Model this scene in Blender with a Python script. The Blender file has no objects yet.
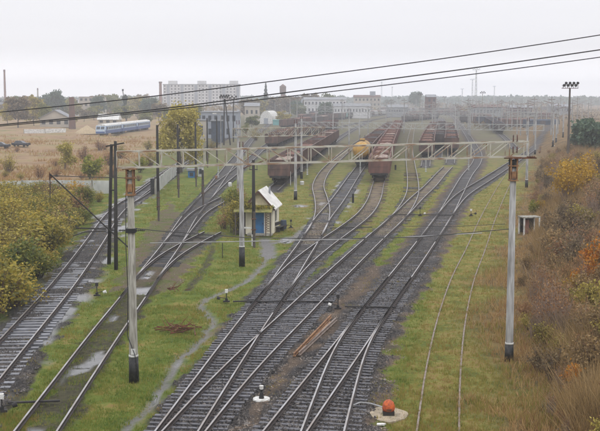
import bpy, math, random
import numpy as np
from mathutils import Vector, Matrix

R = math.radians
rnd = random.Random(7)
nrg = np.random.default_rng(11)
C = bpy.context.scene.collection
scene = bpy.context.scene

# ------------------------------------------------------------------ camera
HC = 12.3; F = 1050.0; CX = 300.0; CY = 215.5; HY = 98.0
PITCH = math.atan((CY - HY) / F)
cam = bpy.data.cameras.new('camera'); camo = bpy.data.objects.new('camera', cam); C.objects.link(camo)
camo.location = (0, 0, HC); camo.rotation_euler = (math.pi / 2 - PITCH, 0, 0)
cam.sensor_fit = 'HORIZONTAL'; cam.sensor_width = 36.0; cam.lens = 36.0 * F / 600.0
cam.clip_start = 0.3; cam.clip_end = 9000
scene.camera = camo

# ------------------------------------------------------------------ sky, sun, exposure
SUN_EL, SUN_AZ = R(48), R(150)
w = bpy.data.worlds.new('World'); scene.world = w; w.use_nodes = True
nt = w.node_tree; nt.nodes.clear()
out = nt.nodes.new('ShaderNodeOutputWorld'); bg = nt.nodes.new('ShaderNodeBackground')
sky = nt.nodes.new('ShaderNodeTexSky'); sky.sky_type = 'NISHITA'; sky.sun_disc = False
sky.sun_elevation = SUN_EL; sky.sun_rotation = SUN_AZ; sky.dust_density = 3.0
tc = nt.nodes.new('ShaderNodeTexCoord'); mp = nt.nodes.new('ShaderNodeMapping'); mp.inputs['Scale'].default_value = (1, 1, 8)
nz = nt.nodes.new('ShaderNodeTexNoise'); nz.inputs['Scale'].default_value = 2.2; nz.inputs['Detail'].default_value = 4
cr = nt.nodes.new('ShaderNodeValToRGB')
cr.color_ramp.elements[0].position = 0.3; cr.color_ramp.elements[0].color = (8.9, 8.86, 9.25, 1)
cr.color_ramp.elements[1].position = 0.72; cr.color_ramp.elements[1].color = (9.5, 9.44, 9.8, 1)
mx = nt.nodes.new('ShaderNodeMix'); mx.data_type = 'RGBA'; mx.inputs[0].default_value = 0.95
nt.links.new(tc.outputs['Generated'], mp.inputs['Vector']); nt.links.new(mp.outputs[0], nz.inputs['Vector'])
nt.links.new(nz.outputs['Fac'], cr.inputs[0]); nt.links.new(sky.outputs[0], mx.inputs[6]); nt.links.new(cr.outputs[0], mx.inputs[7])
sp = nt.nodes.new('ShaderNodeSeparateXYZ'); nt.links.new(tc.outputs['Generated'], sp.inputs[0])
hr = nt.nodes.new('ShaderNodeMapRange'); hr.inputs['From Min'].default_value = 0.0; hr.inputs['From Max'].default_value = 0.05; hr.inputs['To Min'].default_value = 1.62; hr.inputs['To Max'].default_value = 1.0; hr.interpolation_type = 'SMOOTHSTEP'
nt.links.new(sp.outputs[2], hr.inputs['Value']); hz_ = nt.nodes.new('ShaderNodeMapRange'); hz_.inputs['From Min'].default_value = 0.13; hz_.inputs['From Max'].default_value = 0.6; hz_.inputs['To Min'].default_value = 1.0; hz_.inputs['To Max'].default_value = 1.6; hz_.interpolation_type = 'SMOOTHSTEP'
nt.links.new(sp.outputs[2], hz_.inputs['Value']); mu_ = nt.nodes.new('ShaderNodeMath'); mu_.operation = 'MULTIPLY'
nt.links.new(hr.outputs[0], mu_.inputs[0]); nt.links.new(hz_.outputs[0], mu_.inputs[1]); vm = nt.nodes.new('ShaderNodeVectorMath'); vm.operation = 'SCALE'
nt.links.new(mx.outputs[2], vm.inputs[0]); nt.links.new(mu_.outputs[0], vm.inputs['Scale']); nt.links.new(vm.outputs[0], bg.inputs['Color']); bg.inputs['Strength'].default_value = 0.10
nt.links.new(bg.outputs[0], out.inputs['Surface'])
sl = bpy.data.lights.new('sun', 'SUN'); sl.energy = 0.6; sl.angle = R(20); sl.color = (1.0, 0.97, 0.93)
so = bpy.data.objects.new('sun', sl); C.objects.link(so)
sd = Vector((math.sin(SUN_AZ) * math.cos(SUN_EL), math.cos(SUN_AZ) * math.cos(SUN_EL), math.sin(SUN_EL)))
so.rotation_euler = sd.to_track_quat('Z', 'Y').to_euler(); so.location = sd * 300
vs = scene.view_settings; vs.view_transform = 'Standard'; vs.look = 'None'; vs.exposure = 0.07; vs.gamma = 1.0
vs.use_curve_mapping = False
scene.cycles.volume_bounces = 5

# ------------------------------------------------------------------ materials
MT = {}
def mat(name, col, col2=None, rough=0.8, scale=3.0, bump=0.0, metal=0.0, detail=5, lo=0.35, hi=0.65, island=False, spec=0.5, stops=None, stretch=None, transl=0.0):
    m = bpy.data.materials.new(name); m.use_nodes = True; n = m.node_tree; b = n.nodes['Principled BSDF']
    b.inputs['Roughness'].default_value = rough; b.inputs['Metallic'].default_value = metal
    b.inputs['Specular IOR Level'].default_value = spec
    if col2 is None and not stops: col2 = tuple(c * 0.8 for c in col)
    rp = n.nodes.new('ShaderNodeValToRGB')
    if stops:
        e = rp.color_ramp.elements
        while len(e) < len(stops): e.new(0.5)
        for k, (p, c) in enumerate(stops): e[k].position = p; e[k].color = (*c, 1)
    else:
        rp.color_ramp.elements[0].position = lo; rp.color_ramp.elements[0].color = (*col, 1)
        rp.color_ramp.elements[1].position = hi; rp.color_ramp.elements[1].color = (*col2, 1)
    t = n.nodes.new('ShaderNodeTexCoord'); z = n.nodes.new('ShaderNodeTexNoise')
    z.inputs['Scale'].default_value = scale; z.inputs['Detail'].default_value = detail
    if stretch:
        mpp = n.nodes.new('ShaderNodeMapping'); mpp.inputs['Scale'].default_value = stretch
        n.links.new(t.outputs['Object'], mpp.inputs['Vector']); n.links.new(mpp.outputs[0], z.inputs['Vector'])
    else: n.links.new(t.outputs['Object'], z.inputs['Vector'])
    if island:
        g = n.nodes.new('ShaderNodeNewGeometry'); oi = n.nodes.new('ShaderNodeObjectInfo')
        a = n.nodes.new('ShaderNodeMath'); a.operation = 'MULTIPLY_ADD'; a.inputs[1].default_value = 0.55
        n.links.new(g.outputs['Random Per Island'], a.inputs[0]); 
        c = n.nodes.new('ShaderNodeMath'); c.operation = 'MULTIPLY_ADD'; c.inputs[1].default_value = 0.9; c.inputs[2].default_value = -0.33
        n.links.new(z.outputs['Fac'], c.inputs[0])
        d = n.nodes.new('ShaderNodeMath'); d.operation = 'MULTIPLY_ADD'; d.inputs[1].default_value = 0.3
        n.links.new(oi.outputs['Random'], d.inputs[0]); n.links.new(c.outputs[0], d.inputs[2])
        n.links.new(d.outputs[0], a.inputs[2]); n.links.new(a.outputs[0], rp.inputs[0])
    else: n.links.new(z.outputs['Fac'], rp.inputs[0])
    n.links.new(rp.outputs[0], b.inputs['Base Color'])
    if bump:
        bp = n.nodes.new('ShaderNodeBump'); bp.inputs['Strength'].default_value = bump; bp.inputs['Distance'].default_value = 0.03
        n.links.new(z.outputs['Fac'], bp.inputs['Height']); n.links.new(bp.outputs[0], b.inputs['Normal'])
    if transl:
        tr = n.nodes.new('ShaderNodeBsdfTranslucent'); ms = n.nodes.new('ShaderNodeMixShader'); ms.inputs[0].default_value = transl
        n.links.new(rp.outputs[0], tr.inputs[0]); n.links.new(b.outputs[0], ms.inputs[1]); n.links.new(tr.outputs[0], ms.inputs[2])
        n.links.new(ms.outputs[0], n.nodes['Material Output'].inputs['Surface'])
    MT[name] = m; return m
mat('concrete', (0.40, 0.40, 0.39), (0.17, 0.165, 0.155), 0.85, 2.6, 0.3, stretch=(3, 3, 0.35))
mat('concrete_old', (0.38, 0.37, 0.32), (0.15, 0.14, 0.115), 0.9, 2.8, 0.3, stretch=(3, 3, 0.4))
mat('whitewash', (0.72, 0.72, 0.70), (0.42, 0.42, 0.40), 0.9, 2.5)
mat('wall_white', (0.55, 0.56, 0.55), (0.34, 0.35, 0.34), 0.9, 1.2, stretch=(1, 1, 0.4))
mat('black_paint', (0.008, 0.009, 0.01), (0.06, 0.055, 0.05), 0.6, 7, lo=0.5, hi=0.75)
mat('tar_wood', (0.012, 0.011, 0.010), (0.028, 0.024, 0.021), 0.8, 3, stretch=(4, 4, 0.4))
mat('grey_wood', (0.12, 0.10, 0.08), (0.06, 0.05, 0.045), 0.9, 3, stretch=(4, 4, 0.4))
mat('cream_steel', (0.43, 0.42, 0.36), (0.22, 0.13, 0.075), 0.6, 1.6, lo=0.46, hi=0.64, stretch=(1, 1, 1))
mat('pale_steel', (0.42, 0.44, 0.44), (0.26, 0.24, 0.22), 0.6, 1.5, lo=0.5, hi=0.75)
mat('rust', (0.16, 0.055, 0.022), (0.07, 0.03, 0.018), 0.85, 5, 0.2)
mat('orange_rust', (0.30, 0.165, 0.075), (0.14, 0.07, 0.04), 0.85, 4, 0.2)
mat('insulator', (0.10, 0.02, 0.012), (0.05, 0.012, 0.01), 0.25, 5)
mat('wire', (0.018, 0.018, 0.02), (0.03, 0.03, 0.033), 0.5, 3)
mat('pale_wire', (0.40, 0.41, 0.42), (0.30, 0.30, 0.30), 0.5, 3)
mat('rail_top', (0.42, 0.42, 0.43), (0.26, 0.22, 0.19), 0.36, 0.8, metal=0.6)
mat('rail_rust', (0.045, 0.03, 0.025), (0.022, 0.017, 0.016), 0.7, 6)
mat('rail_old', (0.24, 0.20, 0.17), (0.15, 0.10, 0.075), 0.6, 3)
mat('sleeper_wet', (0.012, 0.012, 0.013), (0.155, 0.155, 0.175), 0.42, 3.2, 0.3, island=True, spec=0.3, lo=0.2, hi=1.05)
mat('sleeper_pale', (0.035, 0.035, 0.038), (0.30, 0.31, 0.35), 0.34, 2.2, 0.3, island=True, spec=0.5, lo=0.2, hi=1.0)
mat('sleeper_dark', (0.012, 0.012, 0.012), (0.085, 0.082, 0.09), 0.5, 3.2, 0.3, island=True, spec=0.25, lo=0.2, hi=1.05)
mat('sleeper_brown', (0.05, 0.038, 0.03), (0.14, 0.105, 0.085), 0.7, 2.2, 0.25, island=True, lo=0.2, hi=0.85)
mat('wagon_red', (0.19, 0.085, 0.065), (0.10, 0.055, 0.045), 0.75, 1.1, 0.15, stretch=(1, 1, 0.35))
mat('wagon_brown', (0.17, 0.095, 0.075), (0.06, 0.045, 0.04), 0.75, 1.1, 0.15, stretch=(1, 1, 0.35))
mat('wagon_grey', (0.11, 0.09, 0.085), (0.055, 0.045, 0.045), 0.75, 1.1, 0.15, stretch=(1, 1, 0.35))
mat('wagon_blue', (0.045, 0.065, 0.10), (0.03, 0.04, 0.055), 0.7, 1.1, 0.15)
mat('underframe', (0.012, 0.012, 0.013), (0.03, 0.026, 0.024), 0.7, 4)
mat('load_rust', (0.22, 0.115, 0.085), (0.10, 0.055, 0.042), 0.95, 2.2, 0.8)
mat('load_pale', (0.42, 0.36, 0.31), (0.17, 0.10, 0.08), 0.95, 1.8, 0.8)
mat('load_coal', (0.03, 0.03, 0.033), (0.06, 0.055, 0.055), 0.9, 5, 0.9)
mat('tank_yellow', (0.50, 0.29, 0.055), (0.26, 0.15, 0.045), 0.5, 1.4, 0.1, lo=0.42, hi=0.75)
mat('blue_door', (0.03, 0.16, 0.36), (0.025, 0.12, 0.28), 0.55, 2)
mat('hut_wall', (0.72, 0.68, 0.54), (0.52, 0.48, 0.38), 0.9, 1.8, 0.1, stretch=(1, 1, 0.4))
mat('hut_gable', (0.68, 0.61, 0.40), (0.48, 0.42, 0.28), 0.9, 1.8, 0.1)
mat('slate', (0.70, 0.69, 0.66), (0.54, 0.53, 0.50), 0.8, 1.6, 0.1, stretch=(1, 0.5, 1))
mat('moss', (0.16, 0.18, 0.05), (0.30, 0.26, 0.10), 1, 4, 0.5)
mat('brown_paint', (0.10, 0.05, 0.03), (0.07, 0.035, 0.02), 0.7, 3)
mat('dark_glass', (0.03, 0.035, 0.045), (0.05, 0.06, 0.07), 0.12, 1)
mat('panel_white', (0.60, 0.60, 0.60), (0.46, 0.46, 0.47), 0.9, 0.15)
mat('panel_beige', (0.44, 0.40, 0.33), (0.34, 0.31, 0.27), 0.9, 0.3)
mat('panel_bluegrey', (0.30, 0.33, 0.37), (0.22, 0.24, 0.28), 0.8, 0.3)
mat('roof_brown', (0.15, 0.08, 0.06), (0.10, 0.06, 0.05), 0.85, 0.6)
mat('roof_grey', (0.26, 0.27, 0.29), (0.18, 0.19, 0.20), 0.8, 0.5)
mat('brick', (0.22, 0.10, 0.075), (0.15, 0.08, 0.06), 0.9, 0.8)
mat('railcar_pale', (0.42, 0.52, 0.64), (0.35, 0.45, 0.58), 0.4, 0.6)
mat('railcar_blue', (0.05, 0.10, 0.27), (0.04, 0.08, 0.20), 0.45, 0.6)
mat('turquoise', (0.16, 0.38, 0.38), (0.12, 0.30, 0.30), 0.6, 0.6)
mat('sand', (0.46, 0.36, 0.22), (0.32, 0.25, 0.16), 1, 3, 0.5)
mat('cement', (0.42, 0.35, 0.25), (0.27, 0.23, 0.17), 1, 4, 0.4)
mat('orange_paint', (0.60, 0.12, 0.02), (0.25, 0.05, 0.02), 0.65, 9, 0.2)
mat('white_paint', (0.70, 0.70, 0.67), (0.30, 0.28, 0.24), 0.7, 9, lo=0.45, hi=0.75)
mat('car_dark', (0.02, 0.022, 0.03), (0.04, 0.04, 0.05), 0.3, 2)
mat('rubber', (0.012, 0.012, 0.012), None, 0.9, 3)
mat('bark', (0.09, 0.072, 0.055), (0.05, 0.042, 0.035), 0.95, 3, 0.4, stretch=(3, 3, 0.6))
mat('bark_pale', (0.34, 0.26, 0.20), (0.20, 0.14, 0.11), 0.95, 3, 0.2)
mat('twig_red', (0.15, 0.09, 0.07), (0.08, 0.055, 0.045), 0.95, 3)
mat('stone_mix', None, stops=[(0.1, (0.011, 0.010, 0.010)), (0.45, (0.036, 0.032, 0.030)), (0.75, (0.085, 0.075, 0.068)), (0.98, (0.22, 0.20, 0.18))], rough=0.7, scale=0.7, island=True, spec=0.3)
mat('stone_brown', None, stops=[(0.1, (0.035, 0.027, 0.02)), (0.45, (0.10, 0.076, 0.057)), (0.75, (0.18, 0.14, 0.108)), (0.98, (0.34, 0.29, 0.24))], rough=0.8, scale=0.7, island=True, spec=0.2)
def leafm(name, *cols):
    k = len(cols); return mat(name, None, stops=[(0.12 + 0.7 * i / (k - 1), c) for i, c in enumerate(cols)], rough=0.6, scale=0.9, detail=3, island=True, spec=0.25, transl=0.3)
leafm('leaf_yellowgreen', (0.10, 0.10, 0.03), (0.22, 0.20, 0.04), (0.36, 0.29, 0.045), (0.43, 0.31, 0.05))
leafm('leaf_green', (0.05, 0.075, 0.02), (0.10, 0.13, 0.03), (0.17, 0.18, 0.035), (0.26, 0.24, 0.04))
leafm('leaf_lime', (0.13, 0.15, 0.03), (0.24, 0.25, 0.035), (0.33, 0.31, 0.04))
leafm('leaf_olive', (0.14, 0.12, 0.035), (0.30, 0.25, 0.06), (0.46, 0.37, 0.08))
leafm('leaf_willow', (0.24, 0.20, 0.05), (0.42, 0.36, 0.09), (0.58, 0.49, 0.13))
leafm('leaf_gold', (0.26, 0.15, 0.02), (0.42, 0.26, 0.025), (0.55, 0.34, 0.035))
leafm('leaf_orange', (0.28, 0.10, 0.018), (0.48, 0.18, 0.02), (0.55, 0.28, 0.025))
leafm('leaf_brown', (0.10, 0.07, 0.035), (0.24, 0.165, 0.075), (0.40, 0.27, 0.12))
leafm('leaf_purple', (0.07, 0.054, 0.034), (0.15, 0.11, 0.06), (0.27, 0.20, 0.10))
leafm('leaf_russet', (0.14, 0.075, 0.04), (0.27, 0.14, 0.065), (0.40, 0.24, 0.11))
leafm('leaf_spruce', (0.025, 0.05, 0.035), (0.04, 0.07, 0.05), (0.055, 0.09, 0.06))
leafm('leaf_bluegreen', (0.045, 0.085, 0.06), (0.07, 0.12, 0.08), (0.11, 0.16, 0.09))
leafm('blade_green', (0.05, 0.085, 0.018), (0.10, 0.165, 0.028), (0.19, 0.235, 0.04), (0.30, 0.26, 0.07))
leafm('blade_mixed', (0.10, 0.12, 0.024), (0.20, 0.20, 0.04), (0.32, 0.27, 0.065), (0.30, 0.19, 0.08))
leafm('blade_dry', (0.16, 0.095, 0.042), (0.32, 0.20, 0.075), (0.48, 0.34, 0.15), (0.30, 0.15, 0.07))

# ------------------------------------------------------------------ mesh helpers
class MB:
    def __init__(s): s.v = []; s.f = []; s.m = []
    def add(s, vs, fs, mi=0):
        o = len(s.v); s.v += [tuple(v) for v in vs]; s.f += [tuple(i + o for i in f) for f in fs]
        s.m += ([mi] * len(fs) if isinstance(mi, int) else mi); return s
    def box(s, c, d, rz=0.0, mi=0, taper=1.0):
        x, y, z = (k / 2 for k in d); M = Matrix.Rotation(rz, 3, 'Z'); vs = []
        for dz in (-1, 1):
            t = taper if dz > 0 else 1
            for dx, dy in ((-1, -1), (1, -1), (1, 1), (-1, 1)):
                vs.append(M @ Vector((dx * x * t, dy * y * t, dz * z)) + Vector(c))
        return s.add(vs, [(3, 2, 1, 0), (4, 5, 6, 7), (0, 1, 5, 4), (1, 2, 6, 5), (2, 3, 7, 6), (3, 0, 4, 7)], mi)
    def bar(s, p, q, w=0.05, h=None, mi=0):
        h = h or w; p = Vector(p); q = Vector(q); d = (q - p)
        if d.length < 1e-6: return s
        d.normalize(); u = Vector((0, 0, 1)) if abs(d.z) < 0.95 else Vector((0, 1, 0))
        a = d.cross(u).normalized(); b = a.cross(d).normalized(); vs = []
        for e in (p, q):
            for i, j in ((-1, -1), (1, -1), (1, 1), (-1, 1)): vs.append(e + a * i * w / 2 + b * j * h / 2)
        return s.add(vs, [(3, 2, 1, 0), (4, 5, 6, 7), (0, 1, 5, 4), (1, 2, 6, 5), (2, 3, 7, 6), (3, 0, 4, 7)], mi)
    def tube(s, pts, rs, n=8, mi=0, cap=True):
        pts = [Vector(p) for p in pts]
        if not hasattr(rs, '__len__'): rs = [rs] * len(pts)
        vs = []; fs = []; a = None
        for i, p in enumerate(pts):
            d = (pts[min(i + 1, len(pts) - 1)] - pts[max(i - 1, 0)])
            if d.length < 1e-9: d = Vector((0, 0, 1))
            d.normalize()
            if a is None: a = d.orthogonal().normalized()
            a = (a - d * a.dot(d))
            a = a.normalized() if a.length > 1e-6 else d.orthogonal().normalized()
            b = d.cross(a)
            for k in range(n):
                t = 2 * math.pi * k / n; vs.append(p + (a * math.cos(t) + b * math.sin(t)) * rs[i])
        for i in range(len(pts) - 1):
            for k in range(n):
                k2 = (k + 1) % n; fs.append((i * n + k, i * n + k2, (i + 1) * n + k2, (i + 1) * n + k))
        if cap: fs.append(tuple(range(n - 1, -1, -1))); fs.append(tuple((len(pts) - 1) * n + k for k in range(n)))
        return s.add(vs, fs, mi)
    def prism(s, poly, z0, z1, mi=0):
        n = len(poly); vs = [(x, y, z0) for x, y in poly] + [(x, y, z1) for x, y in poly]
        return s.add(vs, [tuple(range(n - 1, -1, -1)), tuple(range(n, 2 * n))] + [(k, (k + 1) % n, n + (k + 1) % n, n + k) for k in range(n)], mi)
    def prof_y(s, poly, y0, y1, mi=0):      # polygon in x,z extruded along y
        n = len(poly); vs = [(x, y0, z) for x, z in poly] + [(x, y1, z) for x, z in poly]
        return s.add(vs, [tuple(range(n)), tuple(range(2 * n - 1, n - 1, -1))] + [(k, n + k, n + (k + 1) % n, (k + 1) % n) for k in range(n)], mi)
    def prof_x(s, poly, x0, x1, mi=0):      # polygon in y,z extruded along x
        n = len(poly); vs = [(x0, y, z) for y, z in poly] + [(x1, y, z) for y, z in poly]
        return s.add(vs, [tuple(range(n - 1, -1, -1)), tuple(range(n, 2 * n))] + [(k, (k + 1) % n, n + (k + 1) % n, n + k) for k in range(n)], mi)
    def build(s, name, mats, parent=None, smooth=False, loc=None):
        me = bpy.data.meshes.new(name); me.from_pydata(s.v, [], s.f)
        if isinstance(mats, str): mats = [mats]
        for m in mats: me.materials.append(MT[m] if isinstance(m, str) else m)
        if len(mats) > 1: me.polygons.foreach_set('material_index', s.m)
        if smooth: me.polygons.foreach_set('use_smooth', [True] * len(me.polygons))
        me.update(); o = bpy.data.objects.new(name, me); C.objects.link(o)
        if parent: o.parent = parent
        if loc is not None: o.location = loc
        return o
def tag(o, label=None, cat=None, group=None, kind=None):
    if label: o['label'] = label
    if cat: o['category'] = cat
    if group: o['group'] = group
    if kind: o['kind'] = kind
    return o
def thing(name, label, cat, loc=(0, 0, 0), rz=0.0, group=None):
    o = bpy.data.objects.new(name, None); C.objects.link(o); o.location = loc; o.rotation_euler = (0, 0, rz)
    return tag(o, label, cat, group)
KIDS = {}
def kids(o): return [c for c in ALLK.get(o.name, [])]
ALLK = {}
def reg(root):          # remember the children of a proto once (object.children scans the whole file)
    for c in root.children:
        ALLK.setdefault(root.name, []).append(c); reg(c)
def copy_tree(o, loc=None, rz=None, scale=None, label=None, parent=None, group=None):
    c = o.copy(); C.objects.link(c)
    if parent: c.parent = parent
    if loc is not None: c.location = loc
    if rz is not None: c.rotation_euler = (0, 0, rz)
    if scale is not None: c.scale = scale if hasattr(scale, '__len__') else (scale,) * 3
    if label: c['label'] = label
    if group: c['group'] = group
    for k in ALLK.get(o.name, []): copy_tree(k, parent=c)
    return c
def quads_mesh(name, P, U, V, mats, parent=None):
    """one quad per point: centre P, half axes U, V (numpy Nx3)"""
    n = len(P); co = np.empty((n, 4, 3), np.float32)
    co[:, 0] = P - U - V; co[:, 1] = P + U - V; co[:, 2] = P + U + V; co[:, 3] = P - U + V
    me = bpy.data.meshes.new(name); me.vertices.add(4 * n); me.vertices.foreach_set('co', co.ravel())
    me.loops.add(4 * n); me.loops.foreach_set('vertex_index', np.arange(4 * n, dtype=np.int32))
    me.polygons.add(n); me.polygons.foreach_set('loop_start', np.arange(0, 4 * n, 4, dtype=np.int32))
    me.materials.append(MT[mats]); me.update(calc_edges=True); me.validate()
    o = bpy.data.objects.new(name, me); C.objects.link(o)
    if parent: o.parent = parent
    return o
def blades_mesh(name, P, D, W, mats, parent=None):
    """one thin triangle per point: base P, tip P+D, half width vector W"""
    n = len(P); co = np.empty((n, 3, 3), np.float32)
    co[:, 0] = P - W; co[:, 1] = P + W; co[:, 2] = P + D
    me = bpy.data.meshes.new(name); me.vertices.add(3 * n); me.vertices.foreach_set('co', co.ravel())
    me.loops.add(3 * n); me.loops.foreach_set('vertex_index', np.arange(3 * n, dtype=np.int32))
    me.polygons.add(n); me.polygons.foreach_set('loop_start', np.arange(0, 3 * n, 3, dtype=np.int32))
    me.materials.append(MT[mats]); me.update(calc_edges=True); me.validate()
    o = bpy.data.objects.new(name, me); C.objects.link(o)
    if parent: o.parent = parent
    return o

# ------------------------------------------------------------------ terrain and projection of photo points onto it
def sstep(a, b, x): t = np.clip((x - a) / (b - a), 0, 1); return t * t * (3 - 2 * t)
FOOT = np.array([(0, 2.6), (20, 5.6), (39, 8.3), (64, 12.4), (126, 26.8), (208, 47.0), (300, 63), (600, 118), (4000, 900)])
def vnoise(x, y, s, seed=0):     # smooth value noise, vectorised
    x = np.asarray(x, float) / s + 37.3 * seed; y = np.asarray(y, float) / s + 11.7 * seed
    xi = np.floor(x); yi = np.floor(y); fx = x - xi; fy = y - yi; fx = fx * fx * (3 - 2 * fx); fy = fy * fy * (3 - 2 * fy)
    def h(a, b): v = np.sin(a * 127.1 + b * 311.7 + seed * 17.3) * 43758.5453; return v - np.floor(v)
    return (h(xi, yi) * (1 - fx) + h(xi + 1, yi) * fx) * (1 - fy) + (h(xi, yi + 1) * (1 - fx) + h(xi + 1, yi + 1) * fx) * fy
def height(x, y):
    x = np.asarray(x, float); y = np.asarray(y, float)
    foot = np.interp(y, FOOT[:, 0], FOOT[:, 1]); d = x - foot
    b = sstep(0, 9, d) * (2.3 + 1.1 * vnoise(x, y, 14, 1)) + sstep(8, 40, d) * 1.6
    b *= 1 - 0.75 * sstep(260, 600, y)
    und = (vnoise(x, y, 3.0, 2) - 0.5) * 0.25 * sstep(0, 3, d)
    l = -22 - 0.05 * y; e = l - x; und2 = (vnoise(x, y, 22, 3) - 0.45) * 2.2 * sstep(0, 25, e) * (1 - sstep(300, 700, y))
    return b + und + und2
SP, CP = math.sin(PITCH), math.cos(PITCH)
def at(px, py, h=0.0, terr=False):
    dx = (px - CX) / F; dv = (py - CY) / F
    d = Vector((dx, CP - dv * SP, -SP - dv * CP))
    hh = h
    for _ in range(12 if terr else 1):
        t = (hh - HC) / d.z; X, Y = d.x * t, d.y * t
        if terr: hh = 0.5 * hh + 0.5 * (float(height(X, Y)) + h)
    return Vector((X, Y, hh - (h if terr else 0)))
def proj(X, Y, Z):
    dz = Z - HC; D = Y * CP - dz * SP; v = -(Y * SP + dz * CP) / D * F
    return CX + X / D * F, CY + v
def hgt(py_top, y):      # height of a point seen at picture row py_top standing at distance y
    dv = (py_top - CY) / F; dy = CP - dv * SP; dz = -SP - dv * CP
    return HC + dz / dy * y
def on(px, py): p = at(px, py, 0, True); return p

# ------------------------------------------------------------------ track traces (left rail, picture points)
def catmull(pts, step):
    pts = [Vector((p[0], p[1])) for p in pts]; P = [pts[0] * 2 - pts[1]] + pts + [pts[-1] * 2 - pts[-2]]; dense = []
    for i in range(1, len(P) - 2):
        p0, p1, p2, p3 = P[i - 1:i + 3]
        n = max(2, int((p2 - p1).length / 0.5)); n = min(n, 400)
        t0 = 0; t1 = t0 + max(1e-4, (p1 - p0).length) ** .5; t2 = t1 + max(1e-4, (p2 - p1).length) ** .5; t3 = t2 + max(1e-4, (p3 - p2).length) ** .5
        for k in range(n):
            t = t1 + (t2 - t1) * k / n
            a1 = p0 * ((t1 - t) / (t1 - t0)) + p1 * ((t - t0) / (t1 - t0)); a2 = p1 * ((t2 - t) / (t2 - t1)) + p2 * ((t - t1) / (t2 - t1))
            a3 = p2 * ((t3 - t) / (t3 - t2)) + p3 * ((t - t2) / (t3 - t2))
            b1 = a1 * ((t2 - t) / (t2 - t0)) + a2 * ((t - t0) / (t2 - t0)); b2 = a2 * ((t3 - t) / (t3 - t1)) + a3 * ((t - t1) / (t3 - t1))
            dense.append(b1 * ((t2 - t) / (t2 - t1)) + b2 * ((t - t1) / (t2 - t1)))
    dense.append(P[-2]); outp = [dense[0]]; acc = 0
    for a, b in zip(dense, dense[1:]):
        L = (b - a).length; pos = step - acc
        while pos <= L: outp.append(a + (b - a) * (pos / L)); pos += step
        acc = (acc + L) % step
    return outp
GA = 1.56
def smooth(pts, n):
    pts = [p.copy() for p in pts]
    for _ in range(n):
        q = [p.copy() for p in pts]
        for i in range(1, len(pts) - 1): q[i] = (pts[i - 1] + pts[i] * 2 + pts[i + 1]) / 4
        pts = q
    return pts
def centre(trace, railz=0.22, side=1, step=1.0, sm=14):
    L = [at(px, py, railz) for px, py in trace]
    pts = smooth(catmull([(p.x, p.y) for p in L], step), sm); c = []
    for i, p in enumerate(pts):
        t = (pts[min(i + 1, len(pts) - 1)] - pts[max(i - 1, 0)]).normalized(); c.append(p + Vector((t.y, -t.x)) * side * GA / 2)
    return c
def w2(x, y): return x, y
TR = {}
#  name: (trace of left rail, sleepers?, sleeper mat, bed width, rail material set, label)
def ext(trace, n=60):     # run the trace on below the frame, straight
    a = at(*trace[0], 0.22); b = at(*trace[1], 0.22); d = (a - b).normalized(); c = a + d * 22; x, y = proj(c.x, c.y, 0.22); return [(x, y)] + trace
TR['T1'] = ext([(0, 339), (50, 285), (86, 240), (102, 218), (112, 208), (126, 198), (140, 188), (164, 171), (182, 160), (205, 147), (226, 136)])
TR['T1b'] = [(122, 201), (136, 193), (150, 183), (166, 172.5), (180, 163), (196, 153)]
TR['T2'] = ext([(14, 431), (95, 327), (120, 297), (137, 275), (163, 243), (182, 216), (202, 194), (219, 173), (229, 161), (241, 148), (254, 134), (270, 122)])
TR['T3'] = [(120, 297), (137, 275), (155, 258), (172, 247.5), (190, 238), (205, 231)]
TR['T4'] = [(163, 243), (177, 227), (192, 212), (205, 204.5), (214, 200), (222, 196)]
TR['T5'] = [(182, 216), (200, 196.5), (213, 184.5), (227, 174), (245, 160), (262, 146), (285, 133)]
TR['P'] = ext([(155, 431), (190, 384.5), (223, 341), (245.5, 312), (268.7, 284), (285, 261), (300.7, 240), (314, 219), (329, 202), (352, 171.5), (371, 149), (392, 128), (404, 116)])
TR['P2'] = [(245.5, 312), (258, 297), (272, 280), (289, 263), (307, 249), (322, 238.5), (340, 226.5), (357, 213.5), (367, 200), (373, 183), (383, 156), (397, 128), (405, 116)]
TR['S'] = [(300, 240), (311, 225), (315.5, 210), (314.5, 197), (312.5, 186), (319, 172.5), (333, 159), (354, 143), (380, 127)]
TR['Q'] = ext([(162, 431), (205, 384.5), (248, 343), (275.7, 319), (296.6, 299), (322, 276.5), (363, 240), (383, 223), (397, 210.5), (410, 198), (424, 186), (437, 172.5), (444, 166)])
TR['R'] = [(372, 232.5), (388, 219), (400, 205), (406.5, 192), (407.5, 180), (406.5, 165), (406, 152), (408, 138), (412, 124)]
TR['V'] = ext([(263, 431), (301, 384), (337, 340), (363, 307), (389.6, 275), (417, 241), (438, 213.5), (449.5, 195), (462, 175), (472, 163), (474.5, 154), (469, 142), (462, 130), (455, 120), (449, 114)])
TR['W'] = ext([(301, 431), (320, 381), (334, 348), (349, 325), (363, 307), (389.6, 275)])
TR['X'] = [(417, 241), (438, 213.5), (455, 195), (482.6, 178), (510, 161), (529, 149), (543, 138), (548, 129), (543, 121)]
TR['Y'] = ext([(416, 431), (424, 375), (436, 319.5), (451.6, 274), (466, 246), (480, 216), (500, 181), (512, 165), (524, 154)])
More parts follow.
